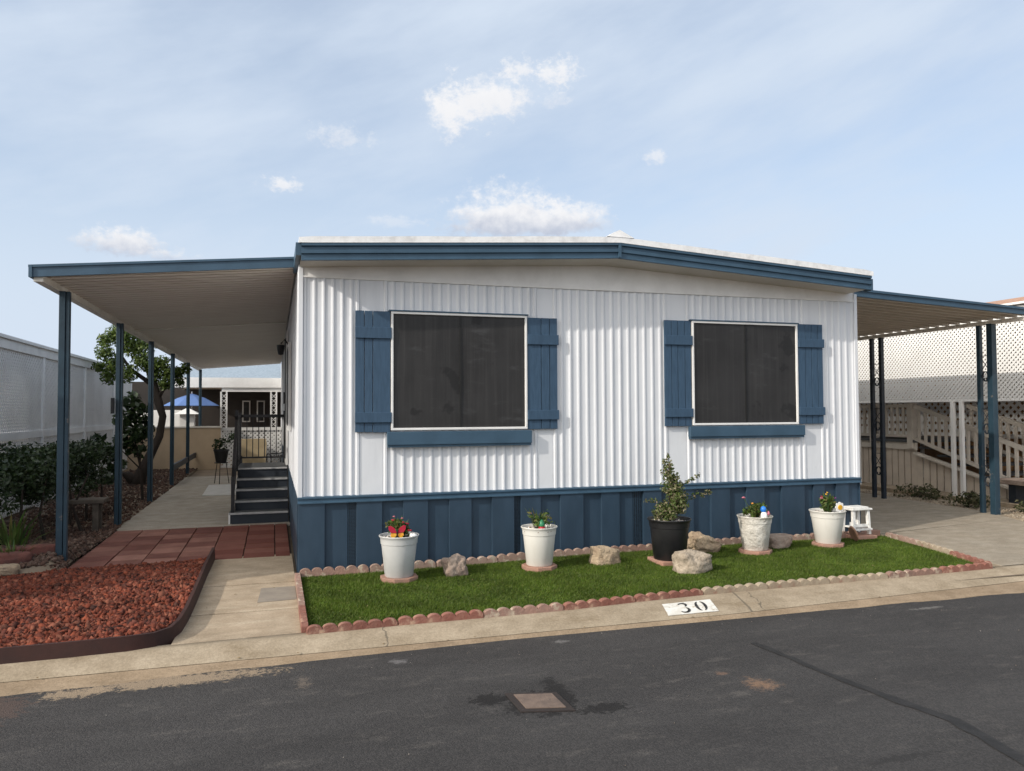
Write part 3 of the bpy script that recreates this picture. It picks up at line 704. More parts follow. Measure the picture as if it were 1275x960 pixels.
# ------------------------------------------------------------------ left patio awning
aw = thing('patio_awning', (-1.1, 8, 0), 'long tan patio awning with blue fascia on blue posts, left of the home', 'awning')
y0, y1 = .42, 15.9
def za(x): return 2.825 + (x / -2.2) * (2.64 - 2.825)
mb = MB(); pts = []
y = y0
while y < y1:
    for d, h in ((0, 0), (.10, 0), (.112, .020), (.128, .020), (.14, 0)): pts.append((y + d, h))
    y += .15
mb.grid([[(x, y, za(x) + h) for y, h in pts] for x in (-2.2, -1.1, -.03)])
mb.grid([[(x, y, za(x) + .07) for y in (y0, y1)] for x in (-2.22, -.03)])
mb.build('roof_panel', 'pan', aw, fix=False)
mb = MB(); y = y0 + .12
while y < y1: mb.add([(-2.18, y, za(-2.18) - .004), (-.04, y, za(-.04) - .004), (-.04, y + .022, za(-.04) - .004), (-2.18, y + .022, za(-2.18) - .004)], [(0, 1, 2, 3)]); y += .15
mb.build('pan_ribs', 'ribfaint', aw)
mb = MB(); mb.prism([(-2.26, 2.617), (-.04, 2.815), (-.04, 2.912), (-2.26, 2.718)], lambda a, b, t: (a, t, b), .385, .415); mb.prism([(-2.265, 2.700), (-.04, 2.894), (-.04, 2.914), (-2.265, 2.722)], lambda a, b, t: (a, t, b), .372, .386); mb.build('fascia', 'blue', aw)
mb = MB(); mb.box(-2.262, -2.235, .37, y1, 2.615, 2.72); mb.build('gutter', 'blue', aw)
mb = MB(); mb.box(-2.235, -2.16, .42, y1, 2.585, 2.66); mb.build('beam', 'creambeam', aw)
mb = MB(); mb.add([(-2.16, 5.10, za(-2.16) - .012), (-.05, 5.10, za(-.05) - .012), (-.05, 5.26, za(-.05) - .012), (-2.16, 5.26, za(-2.16) - .012)], [(0, 1, 2, 3)])
mb.add([(-2.16, 5.10, za(-2.16) - .0), (-.05, 5.10, za(-.05)), (-.05, 5.10, za(-.05) - .012), (-2.16, 5.10, za(-2.16) - .012)], [(0, 1, 2, 3)])
mb.build('roof_joint', 'creambeam', aw)
for i, (py, w) in enumerate(((1.0, .045), (3.75, .040), (6.42, .038), (9.2, .036), (12.1, .036), (15.2, .036))):
    mb = MB(); mb.box(-2.12 - w, -2.12 + .010, py - .034, py + .034, -.04, 2.585); mb.box(-2.12 + .014, -2.12 + w, py - .026, py + .034, -.04, 2.585)
    p = mb.build('post', 'bluepost', aw, bevel=.004)
    if i == 1: mb = MB(); mb.box(-2.20, -2.165, py - .11, py - .045, 1.42, 1.62); mb.build('junction_box', 'black', p)
mb = MB(); mb.box(-2.14, -2.10, 9.25, 15.2, .28, .40); mb.build('low_rail', 'blackblue', aw)

# ------------------------------------------------------------------ right carport awning
ra = thing('carport_awning', (7.6, 3, 0), 'tan carport awning with blue fascia on scrolled iron posts, right of the home', 'awning')
def zb(x): return 2.815 - .05 * (x - 6.1)
mb = MB(); pts = []; y = .36
while y < 12:
    for d, h in ((0, .05), (.03, .05), (.05, 0), (.13, 0), (.15, .05)): pts.append((y + d, h))
    y += .18
mb.grid([[(x, y, zb(x) + h) for y, h in pts] for x in (6.13, 7.6, 9.24)]); mb.grid([[(x, y, zb(x) + .07) for y in (.36, 12)] for x in (6.13, 9.24)])
mb.build('roof_panel', 'pan', ra, fix=False)
mb = MB(); mb.prism([(6.02, zb(6.02) - .012), (9.32, zb(9.32) - .012), (9.32, zb(9.32) + .075), (6.02, zb(6.02) + .075)], lambda a, b, t: (a, t, b), .33, .355)
mb.prism([(6.02, zb(6.02) + .052), (9.32, zb(9.32) + .052), (9.32, zb(9.32) + .08), (6.02, zb(6.02) + .08)], lambda a, b, t: (a, t, b), .312, .331); mb.build('fascia', 'blue', ra)
mb = MB(); y = .375
while y < 12: mb.add([(6.13, y, zb(6.13) + .052), (9.235, y, zb(9.235) + .052), (9.235, y, zb(9.235) - .016), (6.13, y, zb(6.13) - .016), (6.13, y + .022, zb(6.13) + .052), (9.235, y + .022, zb(9.235) + .052), (9.235, y + .022, zb(9.235) - .016), (6.13, y + .022, zb(6.13) - .016)], [(0, 1, 2, 3), (4, 7, 6, 5), (3, 2, 6, 7), (1, 5, 6, 2)]); y += .18
mb.build('pan_ribs', 'ribdark', ra)
mb = MB(); mb.box(9.10, 9.18, .36, 12, 2.585, zb(9.14) - .030); mb.build('beam', 'pan', ra)
def iron_post(ya, yb, wa, wb):
    mb = MB(); mb.box(9.14 - wa / 2, 9.14 + wa / 2, ya - wa / 2, ya + wa / 2, -.02, 2.592); mb.box(9.14 - wb / 2, 9.14 + wb / 2, yb - wb / 2, yb + wb / 2, -.02, 2.592)
    p = mb.build('post', 'blackblue' if wa < .07 else 'bluepost', ra, bevel=.003)
    a, b = ya + wa / 2, yb - wb / 2; m = (a + b) / 2; h = (b - a) / 2
    for z in (.42, 1.14, 1.86):
        s_ = MB()
        for sg in (1, -1):
            pts = [(9.14, m + sg * h * math.cos(t_) * (1 - t_ / 9), z + .10 * math.sin(t_) * (1 - t_ / 9)) for t_ in [i * .45 for i in range(15)]]
            s_.tube(pts, .007, 5)
            s_.tube([(9.14, m - sg * h, z + .09), (9.14, m + sg * h, z + .27)], .005, 5)
        s_.tube([(9.14, a, z + .30), (9.14, b, z + .30)], .005, 5)
        s_.build('iron_scroll', 'blackblue', p)
iron_post(.87, 1.06, .085, .055); iron_post(2.87, 3.07, .058, .055); iron_post(5.9, 6.1, .058, .055); iron_post(8.9, 9.1, .058, .055)

# ------------------------------------------------------------------ entry stairs
stt = thing('entry_steps', (-.36, 3.3, 0), 'dark steps with pale nosings and black iron railing against the left wall', 'steps')
nos = [(3.30, .141), (3.56, .262), (3.82, .388), (4.06, .512), (4.30, .645)]
prev = 0
for i, (yy, zz) in enumerate(nos):
    xl = -.755 if i == 0 else -.70; yn = nos[i + 1][0] if i < 4 else 5.40
    mb = MB(); mb.box(xl, -.03, yy + .012, yy + .03, prev - .01, zz - .02); mb.build('riser', 'riser', stt)
    mb = MB(); mb.box(xl - .005, -.03, yy + .022, yn + .03, zz - .03, zz - .0015); tr = mb.build('tread', 'tread', stt)
    mb = MB(); mb.box(xl - .005, -.03, yy - .006, yy + .021, zz - .024, zz); mb.build('nosing', 'nosing', tr, bevel=.002)
    prev = zz
mb = MB(); mb.add([(-.69, 3.33, .0), (-.69, 5.4, 0), (-.69, 5.4, .62), (-.69, 4.32, .62), (-.69, 4.08, .49), (-.69, 3.84, .365), (-.69, 3.58, .24), (-.69, 3.33, .12)], [tuple(range(8))]); mb.build('stringer', 'riser', stt)
mb = MB(); mb.box(-.765, -.745, 3.30, 3.33, 0, .14); mb.build('step_edge', 'whitetrim', stt)
rl = MB()
def sloped(y): return .58 + (y - 3.32) / (4.3 - 3.32) * (1.37 - .58)
rl.bar((-.715, 3.32, .58), (-.715, 4.3, 1.37), .04, .03); rl.bar((-.715, 3.36, .25), (-.715, 4.3, .74), .02, .02)
for k in range(8):
    yy = 3.40 + k * .118; rl.box(-.722, -.708, yy, yy + .014, .24 + .52 * (yy - 3.36), sloped(yy))
for yy, z0, z1 in ((3.33, .14, .60), (4.3, .6, 1.46), (5.36, .6, 1.42)): rl.box(-.737, -.693, yy - .022, yy + .022, z0, z1)
rl.bar((-.715, 4.3, 1.37), (-.715, 5.36, 1.37), .035, .03); rl.bar((-.715, 4.3, .74), (-.715, 5.36, .74), .02, .02)
for k in range(9): yy = 4.38 + k * .11; rl.box(-.722, -.708, yy, yy + .014, .74, 1.37)
rl.bar((-.715, 5.36, 1.37), (-.03, 5.36, 1.37), .035, .045); rl.bar((-.715, 5.36, .73), (-.03, 5.36, .73), .02, .025)
for k in range(7): xx = -.62 + k * .087; rl.box(xx, xx + .013, 5.353, 5.367, .73, 1.37)
rl.box(-.075, -.03, 5.34, 5.38, .62, 1.45)
rl.build('railing', 'black', stt)

# ------------------------------------------------------------------ lawn and its edging
lawn = [(-.0, -2.0), (1.75, -1.96), (3.15, -1.855), (5.92, -1.80), (6.33, -.14), (4.5, -.10), (2.4, -.13), (1.6, -.2), (.0, -.28)]
mb = MB(); mb.prism(lawn, lambda a, b, t: (a, b, t), -.03, .004); struct(mb.build('lawn', 'turfbase'))
P = scatter(lawn, 300000); n = len(P)
h = (.011 + .015 * rng.random(n)) * (1 + .25 * np.sin(P[:, 0] * 3.1 + 1.7 * np.sin(P[:, 1] * 4)))
ang = rng.random(n) * 2 * np.pi; lean = rng.normal(size=(n, 2)) * .010 + np.array([.006, -.004])
wd = .0022 + .0018 * rng.random(n)
V = np.zeros((n, 3, 3)); V[:, 0, 0] = P[:, 0] - np.cos(ang) * wd; V[:, 0, 1] = P[:, 1] - np.sin(ang) * wd; V[:, 1, 0] = P[:, 0] + np.cos(ang) * wd; V[:, 1, 1] = P[:, 1] + np.sin(ang) * wd
V[:, :2, 2] = .003; V[:, 2, 0] = P[:, 0] + lean[:, 0]; V[:, 2, 1] = P[:, 1] + lean[:, 1]; V[:, 2, 2] = h + .004
struct(np_mesh('turf_grass', V.reshape(-1, 3), np.arange(3 * n).reshape(n, 3), 'turf'), 'stuff')

EDM = {}
def edger_mesh(L, ns, hb, hs, th, key):
    if key in EDM: return EDM[key]
    poly = [(0, 0), (L, 0)]; w = L / ns
    for i in range(ns - 1, -1, -1):
        for k in range(0, 9):
            a = math.pi * k / 8; poly.append((i * w + w / 2 + w * .49 * math.cos(a), hb + hs * math.sin(a)))
    m_ = MB(); m_.prism(poly, lambda a, b, t: (a, t, b), -th / 2, th / 2)
    me = bpy.data.meshes.new('scalloped_edger'); me.from_pydata(m_.v, [], m_.f)
    bm = bmesh.new(); bm.from_mesh(me); bmesh.ops.recalc_face_normals(bm, faces=bm.faces); bmesh.ops.bevel(bm, geom=[e for e in bm.edges if e.calc_face_angle(0) > R(60)], offset=.006, segments=1, affect='EDGES', clamp_overlap=True); bm.to_mesh(me); bm.free()
    EDM[key] = me; return me
ORDN = ['first', 'second', 'third', 'fourth', 'fifth', 'sixth', 'seventh', 'eighth', 'ninth', 'tenth', 'eleventh', 'twelfth']
COLN = ['dusty pink', 'brick red', 'cream', 'faded pink']
def edger(p, q, m_i, ns, row, idx, where, hb=.028, hs=.028, th=.048, zoff=-.004):
    p, q = Vector((*p, 0)), Vector((*q, 0)); L = (q - p).length - .006
    me = edger_mesh(round(L, 2), ns, hb, hs, th, (round(L, 2), ns, hb, m_i)).copy()
    o = bpy.data.objects.new('scalloped_edger', me); COL.objects.link(o); me.materials.append(M['edger%d' % m_i])
    d = q - p; o.location = (p.x, p.y, zoff + random.uniform(-.003, .003)); o.rotation_euler = (random.uniform(-.05, .05), random.uniform(-.008, .008), math.atan2(d.y, d.x))
    tag(o, '%s scalloped concrete edger, %s %s' % (COLN[m_i], ORDN[idx], where), 'edging', row)
def fline(x): return interp(x, [(0, -2.028), (.325, -2.0), (1.75, -1.985), (2.45, -1.915), (3.15, -1.872), (4.7, -1.862), (5.95, -1.82)])
cols = [1, 1, 0, 1, 1, 2, 2, 2, 0, 1]; X = [-.01 + .597 * i for i in range(11)]
for i in range(10): edger((X[i], fline(X[i])), (X[i + 1], fline(X[i + 1])), cols[i], 6, 'front lawn edgers', i, 'from the walkway in the front row')
def bline(x): return interp(x, [(0, -.275), (1.0, -.30), (1.64, -.21), (2.48, -.125), (3.34, -.12), (4.3, -.075), (6.2, -.09)])
cols = [0, 3, 3, 3, 3, 0, 3, 3, 3, 0]; X = [.0 + .60 * i for i in range(11)]
for i in range(10): edger((X[i], bline(X[i])), (X[i + 1], bline(X[i + 1])), cols[i], 6, 'edgers along the skirting', i, 'from the walkway in the row along the skirting', hb=.048, hs=.036)
sp_ = [(6.40, -.12), (6.29, -.68), (6.13, -1.24), (5.97, -1.80)]
for i in range(3): edger(sp_[i], sp_[i + 1], (3, 2, 1)[i], 6, 'edgers along the driveway', i, 'from the white stool along the driveway')
sp_ = [(-.02, -2.0), (-.02, -1.42), (-.02, -.84), (-.02, -.27)]
for i in range(3): edger(sp_[i], sp_[i + 1], (1, 0, 0)[i], 5, 'edgers along the walkway', i, 'from the curb along the walkway', hb=.040, hs=.015, th=.045)
mb = MB(); mb.box(6.12, 6.40, -.02, .10, -.02, .055); tag(mb.build('paver_block', 'paver', bevel=.006), 'dull pink paver block at the house corner beside the white stool', 'paver')

# ------------------------------------------------------------------ pots
def hexpaver(x, y, r, label, z=.0, sq=False):
    mb = MB(); n = 4 if sq else 8
    poly = [(x + r * (1.2 if sq else 1.08) * math.cos(R(45 if sq else 22.5) + 2 * math.pi * k / n), y + r * (1.2 if sq else 1.08) * math.sin(R(45 if sq else 22.5) + 2 * math.pi * k / n)) for k in range(n)]
    mb.prism(poly, lambda a, b, t: (a, b, t), z + .003, z + .046)
    return tag(mb.build('base_paver', 'paver', bevel=.005), label, 'paver', 'pavers under the pots')
def pot(name, x, y, z, rt_, rb, h, material, label, soil_z=.035):
    t = thing(name, (x, y, z), label, 'flower pot', 'pots on the lawn')
    mb = MB(); p = [(0, .0), (rb - .006, .0), (rb, .006), (rb + (rt_ * .875 - rb) * .98, h * .765), (rb + (rt_ * .875 - rb) * 1.0, h * .785), (rt_ * .905, h * .795), (rt_ * .91, h * .815), (rt_ * .925, h * .90), (rt_ * .945, h * .945), (rt_ * .99, h * .970), (rt_ * 1.0, h * .985), (rt_ * .985, h), (rt_ * .955, h * .995), (rt_ * .90, h * .93), (rt_ * .86, h * .85)]
    mb.lathe(p, 40, (x, y, z)); mb.build('pot_body', material, t, smooth=True)
    mb = MB(); k = 40; rr = rt_ * .905
    mb.add([(x + rr * math.cos(2 * math.pi * i / k), y + rr * math.sin(2 * math.pi * i / k), z + h - soil_z) for i in range(k)], [tuple(range(k))]); mb.build('soil', 'soil', t)
    a = rng.random(70) * 2 * np.pi; r = rr * np.sqrt(rng.random(70)) * .97
    V, F = pebbles(np.stack([x + r * np.cos(a), y + r * np.sin(a), np.full(70, z + h - soil_z + .006)], 1), .010, .022, .12)
    np_mesh('pebbles', V, F, 'pebble', t)['kind'] = 'stuff'
    return t
POTS = [(.80, -.67, .170, .120, .345), (2.08, -.60, .166, .118, .345), (3.33, -.72, .205, .150, .375), (4.37, -.56, .176, .122, .335), (5.32, -.46, .184, .122, .335)]
plabels = ['light grey flower pot holding a red butterfly ornament', 'plain white flower pot with a trailing plant, beside the cube-shaped stone', 'large black flower pot holding the tall leafy shrub',
           'white flower pot with raised leaf pattern and blue figurine', 'white flower pot with the white daisy ornament, beside the white stool']
pvl = ['pink paver under the light grey pot', 'pink paver under the white pot nearest the cube-shaped stone', 'square pink paver under the black pot', 'pink paver under the leaf-patterned white pot', 'pink paver under the pot beside the white stool']
mats = ['potgrey', 'potwhite', 'potblack', 'potrelief', 'potwhite']
for i, (x, y, a, b, h) in enumerate(POTS):
    hexpaver(x, y, b + .032, pvl[i], sq=(i == 2)); pot('flower_pot', x, y, .046, a, b, h, mats[i], plabels[i])
def blades(x, y, z, n, hmin, hmax, spread, wid=.012):
    V = []; F = []
    for i in range(n):
        a = random.random() * 6.28; r = random.random() ** .6 * spread * .35; hh = random.uniform(hmin, hmax)
        bx, by = x + r * math.cos(a), y + r * math.sin(a); lx, ly = math.cos(a) * spread * random.random(), math.sin(a) * spread * random.random()
        px, py = -math.sin(a) * wid, math.cos(a) * wid; o = len(V)
        V += [(bx - px * .4, by - py * .4, z), (bx + px * .4, by + py * .4, z), (bx + lx * .4 + px, by + ly * .4 + py, z + hh * .6), (bx + lx, by + ly, z + hh), (bx + lx * .4 - px, by + ly * .4 - py, z + hh * .6)]
        F += [(o, o + 1, o + 2, o + 4), (o + 4, o + 2, o + 3, o + 3)]
    m_ = MB(); m_.v = V
    m_.f = [f if len(set(f)) == 4 else f[:3] for f in F]
    return m_
def blossom(t, x, y, z, r, material, n=6, name='blossom'):
    m_ = MB()
    for k in range(n):
        a = 2 * math.pi * k / n + random.random(); c = Vector((math.cos(a) * r * .5, math.sin(a) * r * .5, 0)); 
        m_.lathe([(0, -.3 * r), (.35 * r, -.15 * r), (.5 * r, .1 * r), (.3 * r, .35 * r), (0, .4 * r)], 6, (x + c.x, y + c.y, z + random.uniform(-.2, .2) * r))
    m_.build(name, material, t, smooth='all')
def flowers(i, label, cols, hmin, hmax, spread, nb=26):
    x, y, a, b, h = POTS[i]; z = .046 + h - .035
    t = thing('flowering_plant', (x, y, z), label, 'plant')
    blades(x, y, z, nb, hmin, hmax, spread).build('foliage', 'flowerleaf', t, fix=False)
    V, F = leaf_cloud([(x + random.uniform(-.85, .85) * spread, y + random.uniform(-.85, .4) * spread, z + hmin * .6 + random.random() * (hmax - hmin) * .8) for _ in range(12)], [.046] * 12, 620 if nb > 25 else 130, .016, .2, .5, .3); np_mesh('leaves', V, F, 'flowerleaf', t)
    for c, dx, dy, dz, r in cols: blossom(t, x + dx, y + dy, z + dz, r, c)
    m_ = MB()
    for c, dx, dy, dz, r in cols: m_.tube([(x, y, z), (x + dx * .6, y + dy * .6, z + dz * .6), (x + dx, y + dy, z + dz)], .003, 5)
    m_.build('stems', 'stem', t)
    return t
flowers(0, 'small red flowering plant growing in the light grey pot', [('redpetal', -.045, .0, .155, .024), ('redpetal', .02, -.02, .135, .022), ('redpetal', .07, .02, .12, .022), ('pinkpetal', -.04, .02, .185, .012), ('redpetal', .085, -.03, .07, .020), ('pinkpetal', .03, .03, .165, .012)], .08, .19, .10, 34)
flowers(1, 'spiky trailing plant with long curved leaves in the plain white pot', [('pinkpetal', -.085, -.02, .155, .010)], .10, .21, .13, 20)
flowers(3, 'small plant with orange and pink buds behind the blue figurine', [('pinkpetal', -.125, .0, .215, .020), ('orange', .03, .0, .13, .016), ('orange', -.01, .02, .15, .016), ('redpetal', .06, .02, .12, .014)], .08, .19, .10, 34)
flowers(4, 'small pink and purple flowering plant behind the daisy ornament', [('purple', .09, .0, .155, .020), ('pinkpetal', -.07, .0, .16, .018), ('yellow', -.01, .0, .20, .012), ('yellow', .02, .02, .215, .012), ('redpetal', -.05, .02, .175, .014)], .10, .23, .10, 40)
# long side leaves of the second plant
# ornaments
def wing(poly, cx, cy, cz, sx, mat_, t, name='wing', dy=.004):
    m_ = MB(); m_.prism([(sx * a, b) for a, b in poly], lambda a, b, u: (cx + a, cy + u, cz + b), -dy / 2, dy / 2); return m_.build(name, mat_, t)
x, y, a, b, h = POTS[0]; cz = .046 + h + .045; cx, cy = x - .038, y - .14
t = thing('butterfly_ornament', (cx, cy, cz), 'red and orange butterfly ornament on a stick in the light grey pot', 'garden ornament')
m_ = MB(); m_.tube([(cx, cy, cz - .10), (cx, cy, cz - .03)], .003, 6); m_.build('stick', 'stem', t)
m_ = MB(); m_.tube([(cx, cy - .005, cz - .045), (cx, cy - .006, cz), (cx, cy - .005, cz + .02)], [.004, .007, .004], 8); m_.build('body', 'black', t)
for s_ in (-1, 1):
    wing([(.006, -.005), (.02, .03), (.052, .052), (.072, .048), (.07, .02), (.055, -.005), (.006, -.012)], cx, cy, cz, s_, 'magenta', t)
    wing([(.006, -.015), (.05, -.010), (.056, -.03), (.04, -.05), (.018, -.046), (.006, -.03)], cx, cy, cz, s_, 'orange', t)
    wing([(.02, -.034), (.045, -.028), (.045, -.045), (.022, -.052)], cx, cy - .005, cz, s_, 'yellow', t, 'wing_spot')
x, y, a, b, h = POTS[0]
V, F = pebbles(np.array([[x + .10 + .03 * random.random(), y - .08 + .05 * random.random(), .046 + h - .01] for _ in range(9)]), .018, .03, .10)
tag(np_mesh('white_stones', V, F, 'whiteenamel'), 'little heap of bright white stones at the rim of the light grey pot', 'stones')
x, y, a, b, h = POTS[1]; z = .046 + h - .03
t = thing('gnome_ornament', (x - .01, y - .10, z), 'tiny red and green garden ornament at the rim of the plain white pot', 'garden ornament')
m_ = MB(); m_.lathe([(0, 0), (.030, 0), (.034, .015), (.028, .04), (.0, .045)], 12, (x - .01, y - .10, z)); m_.build('body', 'redpetal', t, smooth=True)
m_ = MB(); m_.lathe([(.0, .04), (.026, .044), (.028, .062), (.020, .085), (.006, .100), (0, .102)], 12, (x - .01, y - .10, z)); m_.build('cap', 'greenenamel', t, smooth=True)
x, y, a, b, h = POTS[3]; z = .046 + h - .03; cx, cy = x + .030, y - .11
t = thing('bird_figurine', (cx, cy, z), 'blue and white figurine in the leaf-patterned white pot', 'garden ornament')
m_ = MB(); m_.lathe([(0, 0), (.026, 0), (.034, .03), (.030, .06), (.018, .08), (0, .085)], 14, (cx, cy, z)); m_.build('body', 'whiteenamel', t, smooth=True)
m_ = MB(); m_.lathe([(0, -.03), (.022, -.02), (.030, .0), (.024, .022), (.010, .034), (0, .036)], 14, (cx - .006, cy, z + .098)); m_.build('head', 'skyblue', t, smooth=True)
m_ = MB(); m_.tube([(cx + .03, cy - .01, z + .04), (cx + .045, cy - .012, z + .06), (cx + .04, cy - .012, z + .085)], [.006, .016, .006], 8); m_.build('wing', 'pinkpetal', t, smooth='all')
x, y, a, b, h = POTS[4]; cx, cy, cz = x + .030, y - .15, .046 + h + .045
t = thing('daisy_ornament', (cx, cy, cz), 'white daisy ornament with yellow centre in the pot by the white stool', 'garden ornament')
for k in range(8):
    aa = 2 * math.pi * k / 8; m_ = MB()
    poly = [(.02 * math.cos(q_) + .036 * 1, .017 * math.sin(q_)) for q_ in [2 * math.pi * j / 10 for j in range(10)]]
    m_.prism(poly, lambda u, v, w: (cx + u * math.cos(aa) - v * math.sin(aa), cy + w, cz + u * math.sin(aa) + v * math.cos(aa)), -.004 + .001 * (k % 2), .004 + .001 * (k % 2)); m_.build('petal', 'whiteenamel', t)
m_ = MB(); m_.prism([(.026 * math.cos(2 * math.pi * j / 14), .026 * math.sin(2 * math.pi * j / 14)) for j in range(14)], lambda u, v, w: (cx + u, cy + w, cz + v), -.012, .002); m_.build('flower_centre', 'yellow', t)
m_ = MB(); m_.tube([(cx, cy + .006, cz - .12), (cx, cy + .006, cz)], .003, 6); m_.build('stick', 'stem', t)
# tall shrub in the black pot
x, y, a, b, h = POTS[2]; z = .046 + h - .03
t = thing('potted_shrub', (x, y, z), 'tall pointed leafy shrub with two loose side sprays in the black pot', 'shrub')
cs = []; rs = []
for k in range(26):
    f = k / 25; r = (.175 * (1 - f) ** .8 + .022) if f > .16 else .15
    aa = random.random() * 6.28; cs.append((x + r * .5 * math.cos(aa) + .015 * math.sin(f * 5), y + r * .5 * math.sin(aa), z + .05 + f * .58)); rs.append(r * .62)
for k in range(7): cs.append((x - .13 + .04 * k - .02, y - .03, z + .10 + .02 * (k % 3))); rs.append(.055)
V1, F1 = leaf_cloud(cs, rs, 3300, .014, .2, .55, .4)
sc, sr = [], []
for k in range(9): f = k / 8; sc.append((x + .14 + f * .30, y - .02 + .02 * math.sin(k), z + .21 + .05 * f + .02 * math.sin(2 * k))); sr.append(.030)
for k in range(7): f = k / 6; sc.append((x + .12 + f * .20, y, z + .33 + .09 * f)); sr.append(.028)
for k in range(4): f = k / 3; sc.append((x - .13 - f * .11, y, z + .20 - .0 * f)); sr.append(.022)
V2, F2 = leaf_cloud(sc, sr, 240, .014, .2, .5, .3)
np_mesh('foliage', np.concatenate([V1, V2]), np.concatenate([F1, F2 + len(V1)]), 'shrubleaf', t)
m_ = MB(); m_.tube([(x, y, z - .01), (x + .01, y, z + .3), (x, y, z + .62)], [.010, .007, .002], 6)
m_.tube([(x, y, z + .12), (x + .18, y - .02, z + .22), (x + .44, y - .02, z + .27)], [.004, .003, .0015], 5); m_.tube([(x, y, z + .24), (x + .15, y, z + .34), (x + .33, y, z + .43)], [.004, .003, .0015], 5); m_.tube([(x, y, z + .15), (x - .24, y, z + .2)], [.003, .0015], 5)
m_.build('branches', 'bark', t)

# rocks on the lawn
def rock(name, x, y, sx, sy, sz, seed, material, label, boxy=.0, rough=.16, rot=0., shape=None):
    bm = bmesh.new(); bmesh.ops.create_icosphere(bm, subdivisions=4, radius=1)
    for v in bm.verts:
        p = v.co.normalized()
        if boxy: 
            mx = max(abs(p.x), abs(p.y), abs(p.z)); p = p.lerp(p / mx, boxy)
        d = 1 + rough * mnoise.noise(p * 1.3 + Vector((seed, 0, 0))) * 1.6 + rough * .7 * mnoise.noise(p * 3.1 + Vector((0, seed, 0))) + rough * .35 * mnoise.noise(p * 8 + Vector((0, 0, seed)))
        p = p * d
        if shape: p = shape(p)
        v.co = Vector((p.x * sx, p.y * sy, max(p.z, -.86) * sz))
    zmin = min(v.co.z for v in bm.verts)
    for v in bm.verts: v.co.z -= zmin + .012
    me = bpy.data.meshes.new(name); bm.to_mesh(me); bm.free(); o = link(me, name, material, None, 'all'); o.location = (x, y, 0); o.rotation_euler = (0, 0, rot)
    return tag(o, label, 'rock', 'rocks on the lawn')
rock('rock', 1.30, -.60, .105, .10, .098, 3.1, 'rockpink', 'small upright pinkish grey rock between the grey and white pots', .35, .22)
rock('rock', 2.73, -.58, .125, .10, .095, 8.4, 'rocktan', 'cube-shaped tan stone right of the plain white pot', .75, .12, .1, lambda p: Vector((p.x, p.y, p.z * (1.0 - .12 * p.x))))
rock('rock', 3.32, -1.13, .165, .125, .106, 5.7, 'rockgrey', 'largest speckled granite rock in front of the black pot', .38, .16, .1, lambda p: Vector((p.x, p.y, p.z * (1.05 - .16 * p.x))))
rock('rock', 3.95, -.32, .17, .11, .105, 12.3, 'rocktan', 'wedge-shaped tan rock lying behind the largest granite rock', .2, .25, -.2, lambda p: Vector((p.x, p.y, p.z * (.9 - .65 * p.x) if p.z > -.3 else p.z)))
rock('rock', 4.76, -.37, .150, .10, .090, 17.9, 'rockpink', 'low reddish flat-topped rock between the two right white pots', .7, .10, 0, lambda p: Vector((p.x * (.85 + .2 * p.z), p.y, min(p.z, .8))))

# white stool
sx0, sy0 = 5.99, -.10
hexpaver(sx0, sy0 - .02, .17, 'flat pink paver under the white stool', sq=True)
t = thing('garden_stool', (sx0, sy0, .046), 'small chipped white wooden stool beside the last white pot', 'stool')
m_ = MB(); m_.box(sx0 - .135, sx0 + .135, sy0 - .11, sy0 + .11, .318, .338); m_.build('seat', 'stoolwhite', t, bevel=.004)
m_ = MB(); m_.box(sx0 - .105, sx0 + .105, sy0 - .085, sy0 + .085, .339, .352); m_.build('seat_pad', 'stoolwhite', t, bevel=.004)
for ax in (-1, 1):
    for ay in (-1, 1):
        m_ = MB(); m_.bar((sx0 + ax * .105, sy0 + ay * .085, .05), (sx0 + ax * .095, sy0 + ay * .075, .318), .034); m_.build('leg', 'stoolwhite', t, bevel=.003)
for ay in (-1, 1):
    m_ = MB(); m_.box(sx0 - .085, sx0 + .085, sy0 + ay * .085 - .01, sy0 + ay * .085 + .01, .135, .165); m_.build('stretcher', 'stoolwhite', t)
m_ = MB(); m_.box(sx0 - .12, sx0 + .12, sy0 - .12, sy0 - .10, .10, .12); m_.box(sx0 - .085, sx0 + .085, sy0 - .07, sy0 + .07, .118, .134); m_.build('shelf', 'stoolwhite', t)
m_ = MB(); m_.lathe([(0, 0), (.075, 0), (.085, .012), (.08, .014), (.07, .006), (0, .006)], 20); o = m_.build('terracotta_dish', 'terracotta', smooth=True)
o.location = (5.74, -.34, .095); o.rotation_euler = (R(12), R(72), 0); tag(o, 'small terracotta dish leaning between the last white pot and the stool', 'dish')

